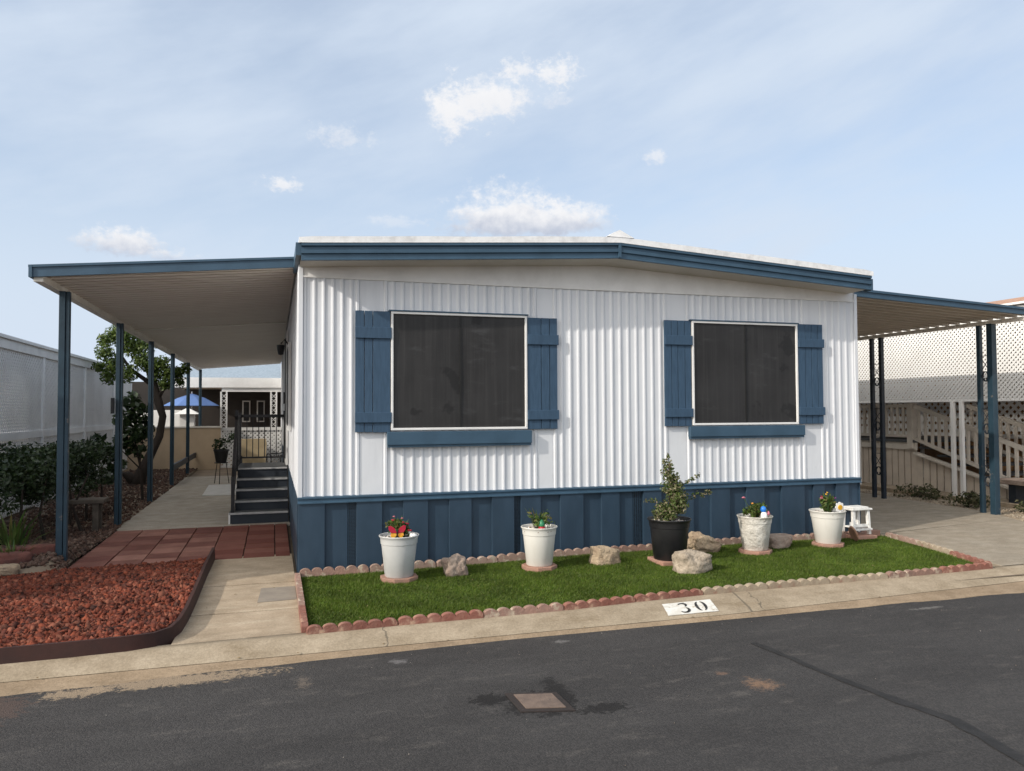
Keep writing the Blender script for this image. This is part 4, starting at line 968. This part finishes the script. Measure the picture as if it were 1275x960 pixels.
# ------------------------------------------------------------------ lava rock bed
bed = [(-.80, .80), (-.80, -.9), (-.805, -1.45), (-.825, -1.74), (-.88, -1.92), (-1.0, -2.03), (-1.3, -2.055), (-2.2, -2.09), (-5.5, -2.15), (-5.5, .30), (-3.0, .42), (-2.05, .57)]
strip = [(-.775, .86), (-.785, .0), (-.785, -.9), (-.79, -1.45), (-.805, -1.74), (-.84, -1.90), (-.92, -2.01), (-1.06, -2.055), (-1.35, -2.075), (-2.2, -2.10), (-3.5, -2.135), (-5.6, -2.18)]
m_ = MB(); rows = [[], [], [], []]
for i, (x, y) in enumerate(strip):
    a = Vector(strip[max(i - 1, 0)]); b = Vector(strip[min(i + 1, len(strip) - 1)]); d = (b - a).normalized(); nrm = Vector((d.y, -d.x)) * -1
    hh = .085 + .035 * min(1, max(0, (y + 1.9) / 2.2)) + .010 * mnoise.noise((x * 3, y * 3, 0))
    rows[0].append((x, y, -.03)); rows[1].append((x - nrm.x * .012, y - nrm.y * .012, hh)); rows[2].append((x + nrm.x * .012, y + nrm.y * .012, hh)); rows[3].append((x + nrm.x * .02, y + nrm.y * .02, -.03))
m_.grid(rows); tag(m_.build('edging_strip', 'stripred', smooth=True), 'dark red bendable edging strip curving round the red lava rock bed', 'edging')
def bed_h(P):
    p = np.array(strip); d = np.min(np.hypot(P[:, None, 0] - p[None, :, 0], P[:, None, 1] - p[None, :, 1]), 1)
    x, y = P[:, 0], P[:, 1]
    edge = np.clip((y + 2.1) / .5, 0, 1)
    back = np.clip((.75 - y) / .9, 0, 1)
    return .006 + .062 * back + .020 * np.sin(x * 3.3 + 1) * np.sin(y * 3.7) * edge * back
gx = np.linspace(-5.5, -.80, 60); gy = np.linspace(-2.13, .80, 40)
G = np.array([[x, y] for y in gy for x in gx]); inb = in_poly(G, bed); gz = bed_h(G)
keep = []
for j in range(39):
    for i in range(59):
        q_ = (j * 60 + i, j * 60 + i + 1, (j + 1) * 60 + i + 1, (j + 1) * 60 + i)
        if all(inb[k] for k in q_): keep.append(q_)
struct(np_mesh('lava_bed', np.column_stack([G, gz - .008]), np.array(keep), mat('lava_dust', (.055, .022, .016), (.035, .016, .013), 20, .95, .6, 60)))
P = scatter([(max(a, -3.2), b) for a, b in bed], 23000); Z = bed_h(P) + .008 * rng.random(len(P))
V, F = pebbles(np.column_stack([P, Z]), .006, .026, .46); struct(np_mesh('lava_rocks', V, F, 'lava'), 'stuff')
# dark gravel between the patio and the lattice screen
gpoly = [(-2.05, .60), (-3.6, .40), (-3.6, 13.9), (-2.05, 13.9)]
def grav_h(P): return .0 + .14 * np.clip(1 - np.abs(P[:, 1] - 1.2) / 1.4, 0, 1) * np.clip((-2.03 - P[:, 0]) / .12, 0, 1)
gx = np.linspace(-3.62, -2.05, 14); gy = np.concatenate([np.linspace(.40, 4, 30), [8, 13.95]])
m_ = MB(); m_.grid([[(x, y, float(grav_h(np.array([[x, y]]))[0]) - .006) for x in gx] for y in gy]); struct(m_.build('gravel_bed', 'ground', smooth='all', fix=False))
P = np.concatenate([scatter([(-2.05, .60), (-3.6, .40), (-3.6, 3.6), (-2.05, 3.6)], 7000), scatter([(-2.06, 3.6), (-3.6, 3.6), (-3.6, 13.9), (-2.06, 13.9)], 5200)])
P = P + rng.normal(size=P.shape) * .01; P[:, 0] = np.minimum(P[:, 0], -2.04 + .03 * rng.random(len(P)))
V, F = pebbles(np.column_stack([P, grav_h(P) + .004]), .010, .030); struct(np_mesh('gravel', V, F, 'darkgravel'), 'stuff')
# stone blocks edging the planting on the left
for (x, y, l, h, rot, lab, mt) in ((-2.50, .72, .42, .15, .05, 'nearest dark red stone block beside the yucca, left of the lava bed', 'darkred'),
                                   (-2.62, 1.10, .24, .13, .5, 'short dark red stone block in the middle of the planting edge', 'darkred'),
                                   (-2.33, 1.02, .34, .16, .35, 'long dark red stone block standing against the front awning post', 'darkred'),
                                   (-2.42, .42, .22, .09, .1, 'low tan stone at the corner of the lava bed', 'rocktan')):
    o = rock('edging_stone', x, y, l / 2, .07, h / 2, x * 7, mt, lab, .65, .10, rot); o['category'] = 'edging stone'; o['group'] = 'stones edging the left planting'; o.location.z = .06

# ------------------------------------------------------------------ plants at left
def bush(name, cs, rs, n, size, material, label, cat, stems, group=None, base=None):
    t = thing(name, base or (cs[0][0], cs[0][1], 0), label, cat, group)
    V, F = leaf_cloud(cs, rs, n, size, .25, .5, .55); np_mesh('foliage', V, F, material, t)
    if stems:
        m_ = MB()
        for pts, r in stems: m_.tube(pts, [r * (1 - .6 * i / (len(pts) - 1)) for i in range(len(pts))], 7)
        m_.build('stems', 'bark', t)
    return t
def hedge_clump(x0, x1, y0, y1, zlo, zhi, n):
    cs = []; rs = []
    for _ in range(n):
        r = random.uniform(.16, .27); cs.append((random.uniform(x0 + r, x1 - r), random.uniform(y0 + r, y1 - r), random.uniform(zlo + r, zhi - r * .8))); rs.append((r, r, r * .85))
    return cs, rs
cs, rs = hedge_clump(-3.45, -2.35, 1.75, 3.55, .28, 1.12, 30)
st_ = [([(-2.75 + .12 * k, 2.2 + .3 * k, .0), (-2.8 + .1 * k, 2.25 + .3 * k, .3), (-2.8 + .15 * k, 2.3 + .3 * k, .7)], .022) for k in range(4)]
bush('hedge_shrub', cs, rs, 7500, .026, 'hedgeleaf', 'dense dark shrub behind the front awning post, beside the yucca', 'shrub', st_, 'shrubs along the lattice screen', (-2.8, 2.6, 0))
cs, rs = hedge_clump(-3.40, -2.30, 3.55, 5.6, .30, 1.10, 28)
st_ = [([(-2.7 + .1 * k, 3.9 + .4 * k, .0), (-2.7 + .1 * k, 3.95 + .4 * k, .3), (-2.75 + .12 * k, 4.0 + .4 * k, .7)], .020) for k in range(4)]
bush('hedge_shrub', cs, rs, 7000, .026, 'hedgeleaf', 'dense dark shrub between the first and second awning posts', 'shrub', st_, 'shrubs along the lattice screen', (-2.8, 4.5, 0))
cs = [(-2.42, 6.6, 1.62), (-2.32, 6.55, 1.40), (-2.52, 6.6, 1.30), (-2.25, 6.6, 1.12), (-2.50, 6.5, 1.02), (-2.38, 6.6, .86), (-2.75, 6.3, .78), (-2.85, 6.2, 1.0), (-2.60, 6.4, .62), (-2.7, 6.2, .45)]
rs = [.15, .19, .18, .18, .18, .17, .17, .13, .15, .15]
bush('leafy_shrub', cs, rs, 900, .060, 'hedgeleaf', 'taller open shrub with big dark leaves beside the second awning post', 'shrub',
     [([(-2.25, 6.6, .0), (-2.28, 6.6, .5), (-2.38, 6.6, 1.0), (-2.4, 6.6, 1.7)], .026), ([(-2.28, 6.6, .5), (-2.6, 6.4, .9)], .014), ([(-2.3, 6.6, .55), (-2.24, 6.6, 1.3)], .012)], None, (-2.3, 6.6, 0))
# tree leaning beyond the shrubs
t = thing('tree', (-2.78, 9.6, 0), 'tree with dark curved trunk and rounded crown beside the patio awning', 'tree')
m_ = MB()
m_.tube([(-2.80, 9.6, -.05), (-2.74, 9.6, .18), (-2.58, 9.6, .55), (-2.40, 9.6, .95), (-2.34, 9.6, 1.35), (-2.44, 9.6, 1.7), (-2.55, 9.65, 2.1), (-2.75, 9.7, 2.6)], [.17, .12, .09, .075, .07, .085, .07, .04], 10)
m_.tube([(-2.80, 9.6, .0), (-2.95, 9.6, .18), (-3.05, 9.5, .25)], [.12, .09, .03], 8)
m_.tube([(-2.44, 9.6, 1.7), (-2.3, 9.55, 1.95), (-2.12, 9.5, 2.15)], [.05, .03, .015], 7); m_.tube([(-2.5, 9.6, 1.95), (-2.95, 9.6, 2.3), (-3.2, 9.7, 2.7)], [.05, .035, .015], 7)
m_.build('trunk', 'bark', t, smooth='all')
cs = [(-3.22, 9.6, 2.95), (-3.38, 9.5, 2.62), (-3.05, 9.5, 3.02), (-2.95, 9.6, 2.75), (-2.70, 9.6, 2.80), (-2.72, 9.5, 2.45), (-3.22, 9.5, 2.35), (-2.95, 9.45, 2.20), (-2.50, 9.5, 2.35), (-2.32, 9.45, 2.40), (-2.20, 9.45, 2.20), (-2.08, 9.5, 2.22), (-1.95, 9.55, 2.30), (-2.02, 9.5, 2.05), (-2.3, 9.5, 2.02), (-3.42, 9.6, 2.86), (-3.30, 9.4, 2.12), (-2.5, 9.6, 2.15), (-3.5, 9.5, 2.32), (-3.0, 9.8, 3.15)]
rs = [.22, .20, .24, .24, .26, .22, .22, .20, .20, .18, .18, .15, .14, .13, .15, .14, .16, .16, .12, .14]
V, F = leaf_cloud(cs, rs, 8500, .032, .3, .5, .35); np_mesh('crown', V, F, 'treeleaf', t)
# yucca at the left edge
t = thing('yucca', (-2.75, 1.75, .04), 'spiky green yucca at the left edge in front of the dark shrub', 'plant')
blades(-2.72, 1.70, .06, 46, .15, .42, .38, .014).build('leaves', 'flowerleaf', t, fix=False)
t = thing('grass_clump', (-2.45, 1.0, .08), 'low clump of thin arching grass beside the dark red stone blocks', 'plant')
blades(-2.50, .92, .08, 60, .08, .2, .28, .006).build('leaves', 'flowerleaf', t, fix=False)
t = thing('stone_bench', (-2.35, 3.3, 0), 'low weathered stone bench half hidden under the dark shrubs', 'bench')
m_ = MB(); m_.box(-2.55, -2.16, 3.12, 3.42, .34, .39); m_.build('bench_top', 'benchstone', t, bevel=.012)
for yy in (3.16, 3.34): m_ = MB(); m_.box(-2.30, -2.23, yy, yy + .05, 0, .34); m_.build('leg', 'benchstone', t, bevel=.008)

# ------------------------------------------------------------------ neighbour at left: lattice screen under a flat roof
XS = -3.7
scn = thing('lattice_porch', (XS, 8, 0), 'long white lattice porch screen under a flat roof, left of the home', 'porch screen')
cuts = [-1.25, .9, 3.7, 6.5, 9.3, 12.1, 14.3]
for a, b in zip(cuts, cuts[1:]):
    m_ = MB(); lattice_panel(m_, a + .05, b - .05, 1.16, 2.30, .062, .034, lambda u, v, t_: (XS + t_, u, v)); m_.build('lattice_panel', 'latticegrey', scn, fix=False)
    m_ = MB(); lattice_panel(m_, a + .05, b - .05, .03, 1.06, .062, .034, lambda u, v, t_: (XS + t_, u, v)); m_.build('lattice_panel', 'latticegrey', scn, fix=False)
for y in cuts: m_ = MB(); m_.box(XS - .05, XS + .035, y - .05, y + .05, -.03, 2.30); m_.build('post', 'latticegrey', scn)
m_ = MB(); m_.box(XS - .04, XS + .03, cuts[0], cuts[-1], 1.06, 1.16); m_.build('rail', 'latticegrey', scn)
m_ = MB(); m_.box(XS - .04, XS + .045, cuts[0] - .05, cuts[-1], 2.30, 2.43); m_.build('top_beam', 'whitetrim', scn)
m_ = MB(); m_.box(-7.2, XS + .08, cuts[0] - .08, cuts[-1], 2.432, 2.475); m_.build('roof', 'whitetrim', scn)
m_ = MB(); m_.box(-7.2, XS - .1, cuts[0], cuts[-1], -.03, -.0); m_.build('porch_floor', 'patio', scn)
nb = thing('neighbour_home', (-9, 7, 0), 'pale home seen dimly through the white lattice porch screen', 'mobile home')
m_ = MB(); m_.box(-11, -7.22, 0, 14.2, -.03, 2.42); m_.build('wall', 'whitetrim', nb)
for a, b in ((4.5, 5.7), (8.8, 10.2)):
    m_ = MB(); m_.box(-7.22, -7.18, a, b, 1.0, 2.1); w_ = m_.build('window', 'whitetrim', nb)
    m_ = MB(); m_.box(-7.18, -7.17, a + .06, b - .06, 1.06, 2.04); m_.build('blind', 'lattice', w_)
t = thing('distant_home', (-9, 24, 0), 'far home whose grey shingled roof peeks over the lattice screen', 'house')
m_ = MB(); m_.box(-12, -7.2, 19, 30, -.03, 2.9); m_.build('wall', 'whitetrim', t)
m_ = MB(); m_.add([(-6.9, 18.7, 2.85), (-6.9, 30, 2.85), (-9.6, 30, 3.75), (-9.6, 18.7, 3.75), (-12.3, 18.7, 2.85), (-12.3, 30, 2.85), (-6.9, 18.7, 2.95), (-12.3, 18.7, 2.95)], [(0, 1, 2, 3), (3, 2, 5, 4), (0, 3, 4)]); m_.build('roof', 'shingle', t)

# ------------------------------------------------------------------ behind the patio
m_ = MB(); m_.box(-3.75, -1.52, 13.95, 14.10, -.04, 1.03); t = tag(m_.build('garden_wall', 'tanblock'), 'tan stucco garden wall closing the back of the patio', 'wall')
m_ = MB(); m_.box(-3.77, -1.50, 13.92, 14.13, 1.031, 1.07); m_.build('wall_coping', 'creambeam', t)
t = thing('lattice_fence', (-.5, 14.05, 0), 'low white lattice fence behind the steps at the back of the patio', 'fence')
m_ = MB(); lattice_panel(m_, -1.50, 1.2, .05, .95, .075, .045, lambda u, v, t_: (u, 14.0 + t_, v)); m_.build('lattice_panel', 'lattice', t, fix=False)
m_ = MB(); m_.box(-1.52, 1.2, 13.97, 14.04, .95, 1.03); m_.box(-1.52, 1.2, 13.97, 14.04, .0, .05); m_.build('rail', 'lattice', t)
bh = thing('rear_home', (-1, 19, 0), 'white home with blue grey roof and dark porch behind the patio', 'house')
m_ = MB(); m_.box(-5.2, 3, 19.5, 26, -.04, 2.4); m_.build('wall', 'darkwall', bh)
m_ = MB(); m_.add([(-2.9, 16.9, 2.42), (3.5, 16.9, 2.42), (3.5, 21.5, 4.0), (-1.4, 21.5, 4.0), (-2.9, 26, 2.42), (3.5, 26, 2.42)], [(0, 1, 2, 3), (0, 3, 4), (3, 2, 5, 4)]); m_.build('roof', 'shingle', bh)
m_ = MB(); m_.box(-2.95, 3.5, 16.85, 16.89, 2.15, 2.44); m_.add([(-2.95, 16.88, 2.15), (-2.95, 26, 2.15), (-2.95, 26, 2.44), (-2.95, 16.88, 2.44)], [(0, 1, 2, 3)]); m_.build('fascia', 'whitetrim', bh)
m_ = MB(); m_.box(-2.9, 3.5, 16.9, 19.5, 2.17, 2.2); m_.build('porch_ceiling', 'creambeam', bh)
m_ = MB(); m_.box(-1.68, 3, 16.90, 17.0, 2.03, 2.14); m_.build('porch_beam', 'lattice', bh)
for px in (-1.62, -.22, 1.2):
    m_ = MB(); m_.box(px - .10, px - .055, 16.9, 16.95, -.04, 2.03); m_.box(px + .055, px + .10, 16.9, 16.95, -.04, 2.03)
    for k in range(12): z = .3 + .14 * k; m_.bar((px - .06, 16.925, z), (px + .06, 16.925, z + .12), .018); m_.bar((px + .06, 16.925, z), (px - .06, 16.925, z + .12), .018)
    m_.build('post', 'lattice', bh)
for a, b in ((-1.2, -.95), (-.75, -.5), (.1, .4)):
    m_ = MB(); m_.box(a, b, 19.46, 19.5, 1.1, 1.8); w_ = m_.build('window', 'whitetrim', bh); m_ = MB(); m_.box(a + .04, b - .04, 19.44, 19.458, 1.14, 1.76); m_.build('pane', 'screen', w_)
m_ = MB(); m_.box(-4.9, -3.0, 18.9, 19.0, .9, 1.5); m_.build('porch_panel', 'whitetrim', bh)
t = thing('patio_umbrella', (-2.5, 17.0, 0), 'open blue patio umbrella beyond the tan garden wall', 'umbrella')
m_ = MB(); vs_ = [(-2.5, 17.0, 1.98)]; n = 8; r = .80
for ring, (rr, zz) in enumerate(((.4, 1.84), (.8, 1.62))):
    for k in range(n): a = 2 * math.pi * (k + .5) / n; vs_.append((-2.5 + rr * math.cos(a), 17 + rr * math.sin(a), zz))
fs_ = [(0, 1 + k, 1 + (k + 1) % n) for k in range(n)] + [(1 + k, 9 + k, 9 + (k + 1) % n, 1 + (k + 1) % n) for k in range(n)]
m_.add(vs_, fs_); o = m_.build('canopy', 'bluecloth', t); md = o.modifiers.new('s', 'SOLIDIFY'); md.thickness = .01
m_ = MB(); m_.tube([(-2.5, 17, -.1), (-2.5, 17, 2.03)], .02); m_.build('pole', 'whitetrim', t)
t = thing('white_pillar', (-2.50, 15.6, 0), 'square white pillar with pitched cap under the blue umbrella', 'pillar')
m_ = MB(); m_.box(-2.66, -2.30, 15.5, 15.86, -.1, 1.40); m_.build('shaft', 'whitetrim', t)
m_ = MB(); m_.add([(-2.80, 15.36, 1.38), (-2.16, 15.36, 1.38), (-2.16, 16.0, 1.38), (-2.80, 16.0, 1.38), (-2.48, 15.68, 1.56)], [(0, 1, 2, 3), (0, 1, 4), (1, 2, 4), (2, 3, 4), (3, 0, 4)]); m_.build('cap', 'lattice', t)
# patio chairs seen behind the railing
def chair(x, y, rz, label):
    t = thing('patio_chair', (0, 0, 0), label, 'chair', 'tan chairs behind the railing')
    m_ = MB(); m_.box(-.24, .24, -.24, .22, .40, .43); m_.build('seat', 'tancloth', t, bevel=.01)
    m_ = MB(); m_.prism([(-.22, 0), (.22, 0), (.255, .40), (.24, .50), (-.24, .50), (-.255, .40)], lambda a, b, u: (a, .22 + b * .22 + u, .42 + b), -.015, .015); m_.build('backrest', 'tancloth', t, bevel=.008)
    for sx_ in (-1, 1):
        m_ = MB(); m_.tube([(sx_ * .25, -.24, .0), (sx_ * .26, -.22, .62), (sx_ * .27, .25, .64)], .013); m_.build('armrest', 'black', t)
        m_ = MB(); m_.tube([(sx_ * .24, .30, .0), (sx_ * .24, .22, .42)], .013); m_.build('leg', 'black', t)
    t.location = (x, y, 0); t.rotation_euler = (0, 0, rz)
chair(-.55, 8.0, R(8), 'tan mesh patio chair seen squarely through the step railing')
chair(-.02, 8.2, R(-62), 'tan mesh patio chair turned sideways close to the house wall')
t = thing('plant_stand', (-1.22, 9.3, 0), 'thin black wire plant stand on the patio left of the steps', 'plant stand')
m_ = MB()
for k in range(3): a = 2 * math.pi * k / 3 + .4; m_.tube([(-1.22 + .16 * math.cos(a), 9.3 + .16 * math.sin(a), 0), (-1.22 + .10 * math.cos(a), 9.3 + .10 * math.sin(a), .42)], .008, 6)
m_.build('legs', 'black', t); m_ = MB(); m_.lathe([(0, .41), (.13, .41), (.13, .425), (0, .425)], 16, (-1.22, 9.3, 0)); m_.build('stand_top', 'black', t)
t = thing('patio_planter', (-1.22, 9.3, .425), 'black pot with dark leafy plant on the wire plant stand', 'planter')
m_ = MB(); m_.lathe([(0, 0), (.10, 0), (.14, .22), (.15, .23), (.15, .26), (.13, .26), (.12, .22), (0, .22)], 18, (-1.22, 9.3, .425)); m_.build('pot_body', 'potblack', t, smooth=True)
V, F = leaf_cloud([(-1.22, 9.3, .78), (-1.10, 9.3, .88), (-1.30, 9.3, .80), (-1.0, 9.3, .95)], [.14, .12, .11, .09], 230, .035, .2); np_mesh('foliage', V, F, 'hedgeleaf', t)

# ------------------------------------------------------------------ neighbour at right
XN = 10.5
nr = thing('neighbour_carport', (XN, 5, 0), 'white roof with deep white lattice valance beyond the driveway', 'carport')
m_ = MB(); lattice_panel(m_, -1.0, 14.0, 1.57, 2.76, .053, .030, lambda u, v, t_: (XN - t_, u, v)); m_.build('lattice_valance', 'lattice', nr, fix=False)
m_ = MB()
for k in range(3): m_.box(XN - .02 - .004 * (k % 2), XN + .02, -1.0, 14.0, 2.762 + .075 * k, 2.834 + .075 * k)
m_.build('fascia', 'lattice', nr)
m_ = MB(); m_.box(XN - .10, 13.3, -1.05, 14.05, 3.0, 3.03); m_.build('roof', 'whitetrim', nr)
m_ = MB(); m_.box(XN + .03, 13.3, -1.0, 14.0, 2.95, 2.99); m_.build('ceiling', 'brownwall', nr)
m_ = MB(); m_.box(XN - .018, XN + .012, -1.0, 14.0, 1.55, 1.572); m_.build('valance_rail', 'lattice', nr)
for ya in (2.60, 4.93, 8.0):
    m_ = MB(); m_.box(XN - .02, XN + .035, ya, ya + .055, -.02, 1.55); m_.box(XN - .02, XN + .035, ya + .17, ya + .225, -.02, 1.55); m_.build('post', 'lattice', nr)
nh = thing('neighbour_house', (14, 5, 0), 'brown walled house with terracotta roof behind the right lattice', 'house')
m_ = MB(); m_.box(13.35, 19, -1, 15, -.02, 3.2); m_.build('wall', 'brownwall', nh)
m_ = MB(); m_.add([(13.1, 2.0, 3.18), (13.1, 15, 3.18), (17, 15, 4.12), (17, 4.6, 4.12), (21, 2.0, 3.18), (21, 15, 3.18)], [(0, 1, 2, 3), (0, 3, 4), (3, 2, 5, 4)]); m_.build('roof', 'terracotta', nh)
m_ = MB(); m_.box(13.28, 13.345, .6, 1.9, 1.0, 1.95); w_ = m_.build('window', 'whitetrim', nh); m_ = MB(); m_.box(13.262, 13.278, .68, 1.82, 1.08, 1.87); m_.build('pane', 'screen', w_)
lt = thing('privacy_lattice', (12.4, 5, 0), 'white lattice panel on the far side of the wooden deck', 'lattice')
m_ = MB(); lattice_panel(m_, -.5, 9.0, .95, 1.95, .11, .055, lambda u, v, t_: (12.9 - t_, u, v)); m_.build('lattice_panel', 'lattice', lt, fix=False)
m_ = MB(); m_.box(12.88, 12.93, -.5, 9.0, 1.95, 2.0); m_.box(12.88, 12.93, -.5, 9, .88, .95)
for yy in (-.5, 2.6, 5.8, 9.0): m_.box(12.88, 12.94, yy, yy + .06, -.02, 1.95)
m_.build('rail', 'lattice', lt)
dk = thing('wooden_deck', (11.6, 4.5, 0), 'taupe wooden deck with balustered stairs behind the right driveway', 'deck')
XD = 10.98; zl = .87; yl = 4.05
m_ = MB(); m_.box(XD - .06, 12.85, yl, 9.0, zl - .05, zl); m_.build('deck_floor', 'tread', dk)
m_ = MB(); m_.box(XD - .03, XD - .0, yl - .03, 9.0, zl - .18, zl - .052); m_.build('rim_board', 'deckgrey', dk)
# landing skirting: vertical boards
m_ = MB(); y = yl + .30
y = yl
while y < 9.0: m_.box(XD + .004, XD + .02, y, y + .125, -.02, zl - .182); y += .15
m_.build('skirting', 'taupe', dk)
m_ = MB(); y = yl - .13; slope = .30 / 1.0
ye = 1.55
while y > ye:
    zt_ = (zl - .20) * (y - ye) / (yl - ye)
    if zt_ > .04: m_.box(XD + .004, XD + .02, y, y + .125, -.02, zt_)
    y -= .15
m_.build('stair_skirting', 'taupe', dk)
def sl(y, top): return top * (1 - (yl - y) / (yl - ye) * .98)
m_ = MB(); m_.bar((XD - .01, yl, zl - .24), (XD - .01, ye, .02), .035, .13, (1, 0, 0)); m_.build('stringer', 'deckgrey', dk)
for k in range(6):
    f = (k + .5) / 6; y = yl - (yl - ye) * f; z = zl * (1 - (k + 1) / 7.)
    m_ = MB(); m_.box(XD + .05, 12.2, y - .20, y + .21, z - .035, z); m_.build('stair_tread', 'tread', dk)
def railrun(x, name='railing'):
    m_ = MB()
    ht = .62
    m_.bar((x, yl, zl + ht), (x, ye, ht + .06), .045, .075); m_.bar((x, yl, zl + .02), (x, ye, .10), .04, .06)
    n = 17
    for k in range(n):
        f = (k + .6) / n; y = yl + (ye - yl) * f; z0 = zl + .02 + (.10 - zl - .02) * f; z1 = zl + ht + (.06 - zl) * f
        m_.box(x - .018, x + .018, y - .022, y + .022, z0, z1)
    m_.box(x - .055, x + .055, ye - .10, ye + .01, -.02, ht + .18)
    return m_.build(name, 'deckgrey', dk)
railrun(XD - .015); railrun(12.2)
m_ = MB(); ht = .62
m_.box(XD - .04, XD + .01, yl + .13, 9.0, zl + ht - .03, zl + ht + .03); m_.box(XD - .03, XD + .0, yl + .13, 9.0, zl + .04, zl + .09)
y = yl + .25
while y < 9: m_.box(XD - .033, XD + .003, y, y + .044, zl + .09, zl + ht - .03); y += .14
m_.build('railing', 'deckgrey', dk)
for y in (yl + .02, yl + .95): m_ = MB(); m_.box(XD - .07, XD + .05, y, y + .12, zl - .15, zl + ht + .05); m_.build('newel_post', 'deckgrey', dk)
# low curb, scrub plants and bench at the foot of the stairs
m_ = MB(); m_.box(10.0, 10.06, -.2, 8.0, -.03, .06); tag(m_.build('garden_curb', 'walk', bevel=.01), 'narrow concrete curb between the driveway gravel and the deck', 'curb')
for i, (x, y, r, lab) in enumerate(((9.72, 2.75, .24, 'low scrubby dark plant beside the rear pair of iron posts'), (9.58, 1.72, .22, 'low scrubby plant between the two pairs of iron posts'), (9.75, .75, .18, 'low scrubby plant in front of the nearer iron posts'), (9.9, 5.2, .2, 'low scrubby plant by the house corner behind the driveway'))):
    cs = [(x + random.uniform(-r, r) * .8, y + random.uniform(-r, r) * 1.2, random.uniform(.05, .14)) for _ in range(9)]
    bush('scrub_plant', cs, [r * .5] * 9, 420, .028, 'dryleaf', lab, 'plant', [([(x, y, -.01), (x + .05, y, .1)], .01)], 'scrub plants along the driveway', (x, y, 0))
t = thing('concrete_bench', (10.55, .95, 0), 'grey bench at the foot of the deck stairs behind the iron post', 'bench')
m_ = MB(); m_.box(10.25, 10.75, .3, 1.9, .30, .37); m_.build('seat', 'rockpink', t, bevel=.01)
for y in (.5, 1.55): m_ = MB(); m_.box(10.33, 10.67, y, y + .12, -.02, .30); m_.build('leg', 'riser', t)
P = scatter([(8.9, -1.7), (9.95, -1.7), (9.95, 4), (9.45, 4), (9.25, 1.1), (8.9, .2)], 1800)
V, F = pebbles(np.column_stack([P, np.full(len(P), -.008)]), .006, .020); struct(np_mesh('side_gravel', V, F, island_mat('tan_gravel', [(.34, .28, .20), (.24, .19, .14), (.42, .36, .28), (.16, .12, .09)], .9)), 'stuff')
# grit and small litter along the gutter and road
P = np.concatenate([np.column_stack([rng.uniform(-2, 7, 160), rng.normal(-2.33, .10, 160)]), np.column_stack([rng.uniform(-1.5, 5, 110), rng.uniform(-4.8, -2.6, 110)])])
zz = np.array([-.088 if y > y_asph(x) else -.096 for x, y in P])
V, F = pebbles(np.column_stack([P, zz]), .0010, .0032); struct(np_mesh('road_grit', V, F, island_mat('road_grit', [(.22, .18, .15), (.10, .085, .07), (.32, .29, .26), (.16, .11, .075)], .9)), 'stuff')

# dry leaves and scraps lying about
P = np.concatenate([scatter([(-.75, -1.9), (-.1, -1.9), (-.1, .8), (-.75, .8)], 9), scatter(lawn, 34), scatter([(-2.0, .6), (-.1, 1.0), (-.1, 3), (-2.0, 3)], 10), np.column_stack([rng.uniform(-1.6, 6.5, 26), rng.normal(-2.22, .05, 26)])])
V = []; F = []
for i, (x, y) in enumerate(P):
    z = .026 if in_poly(np.array([[x, y]]), lawn)[0] else (.006 if y > y_top(x) - .02 else -.06 - .03 * min(1, max(0, (y_top(x) - y - .2) / .3)))
    a = random.random() * 6.28; l = random.uniform(.006, .016); w = l * .45; o = len(V)
    for u, v, h in ((-l, 0, .0), (0, -w, .004), (l, 0, .001), (0, w, .004)): V.append((x + u * math.cos(a) - v * math.sin(a), y + u * math.sin(a) + v * math.cos(a), z + h))
    F.append((o, o + 1, o + 2, o + 3))
struct(np_mesh('leaf_litter', np.array(V), np.array(F), island_mat('dry_leaves', [(.20, .13, .06), (.30, .22, .11), (.12, .07, .04)], .8)), 'stuff')
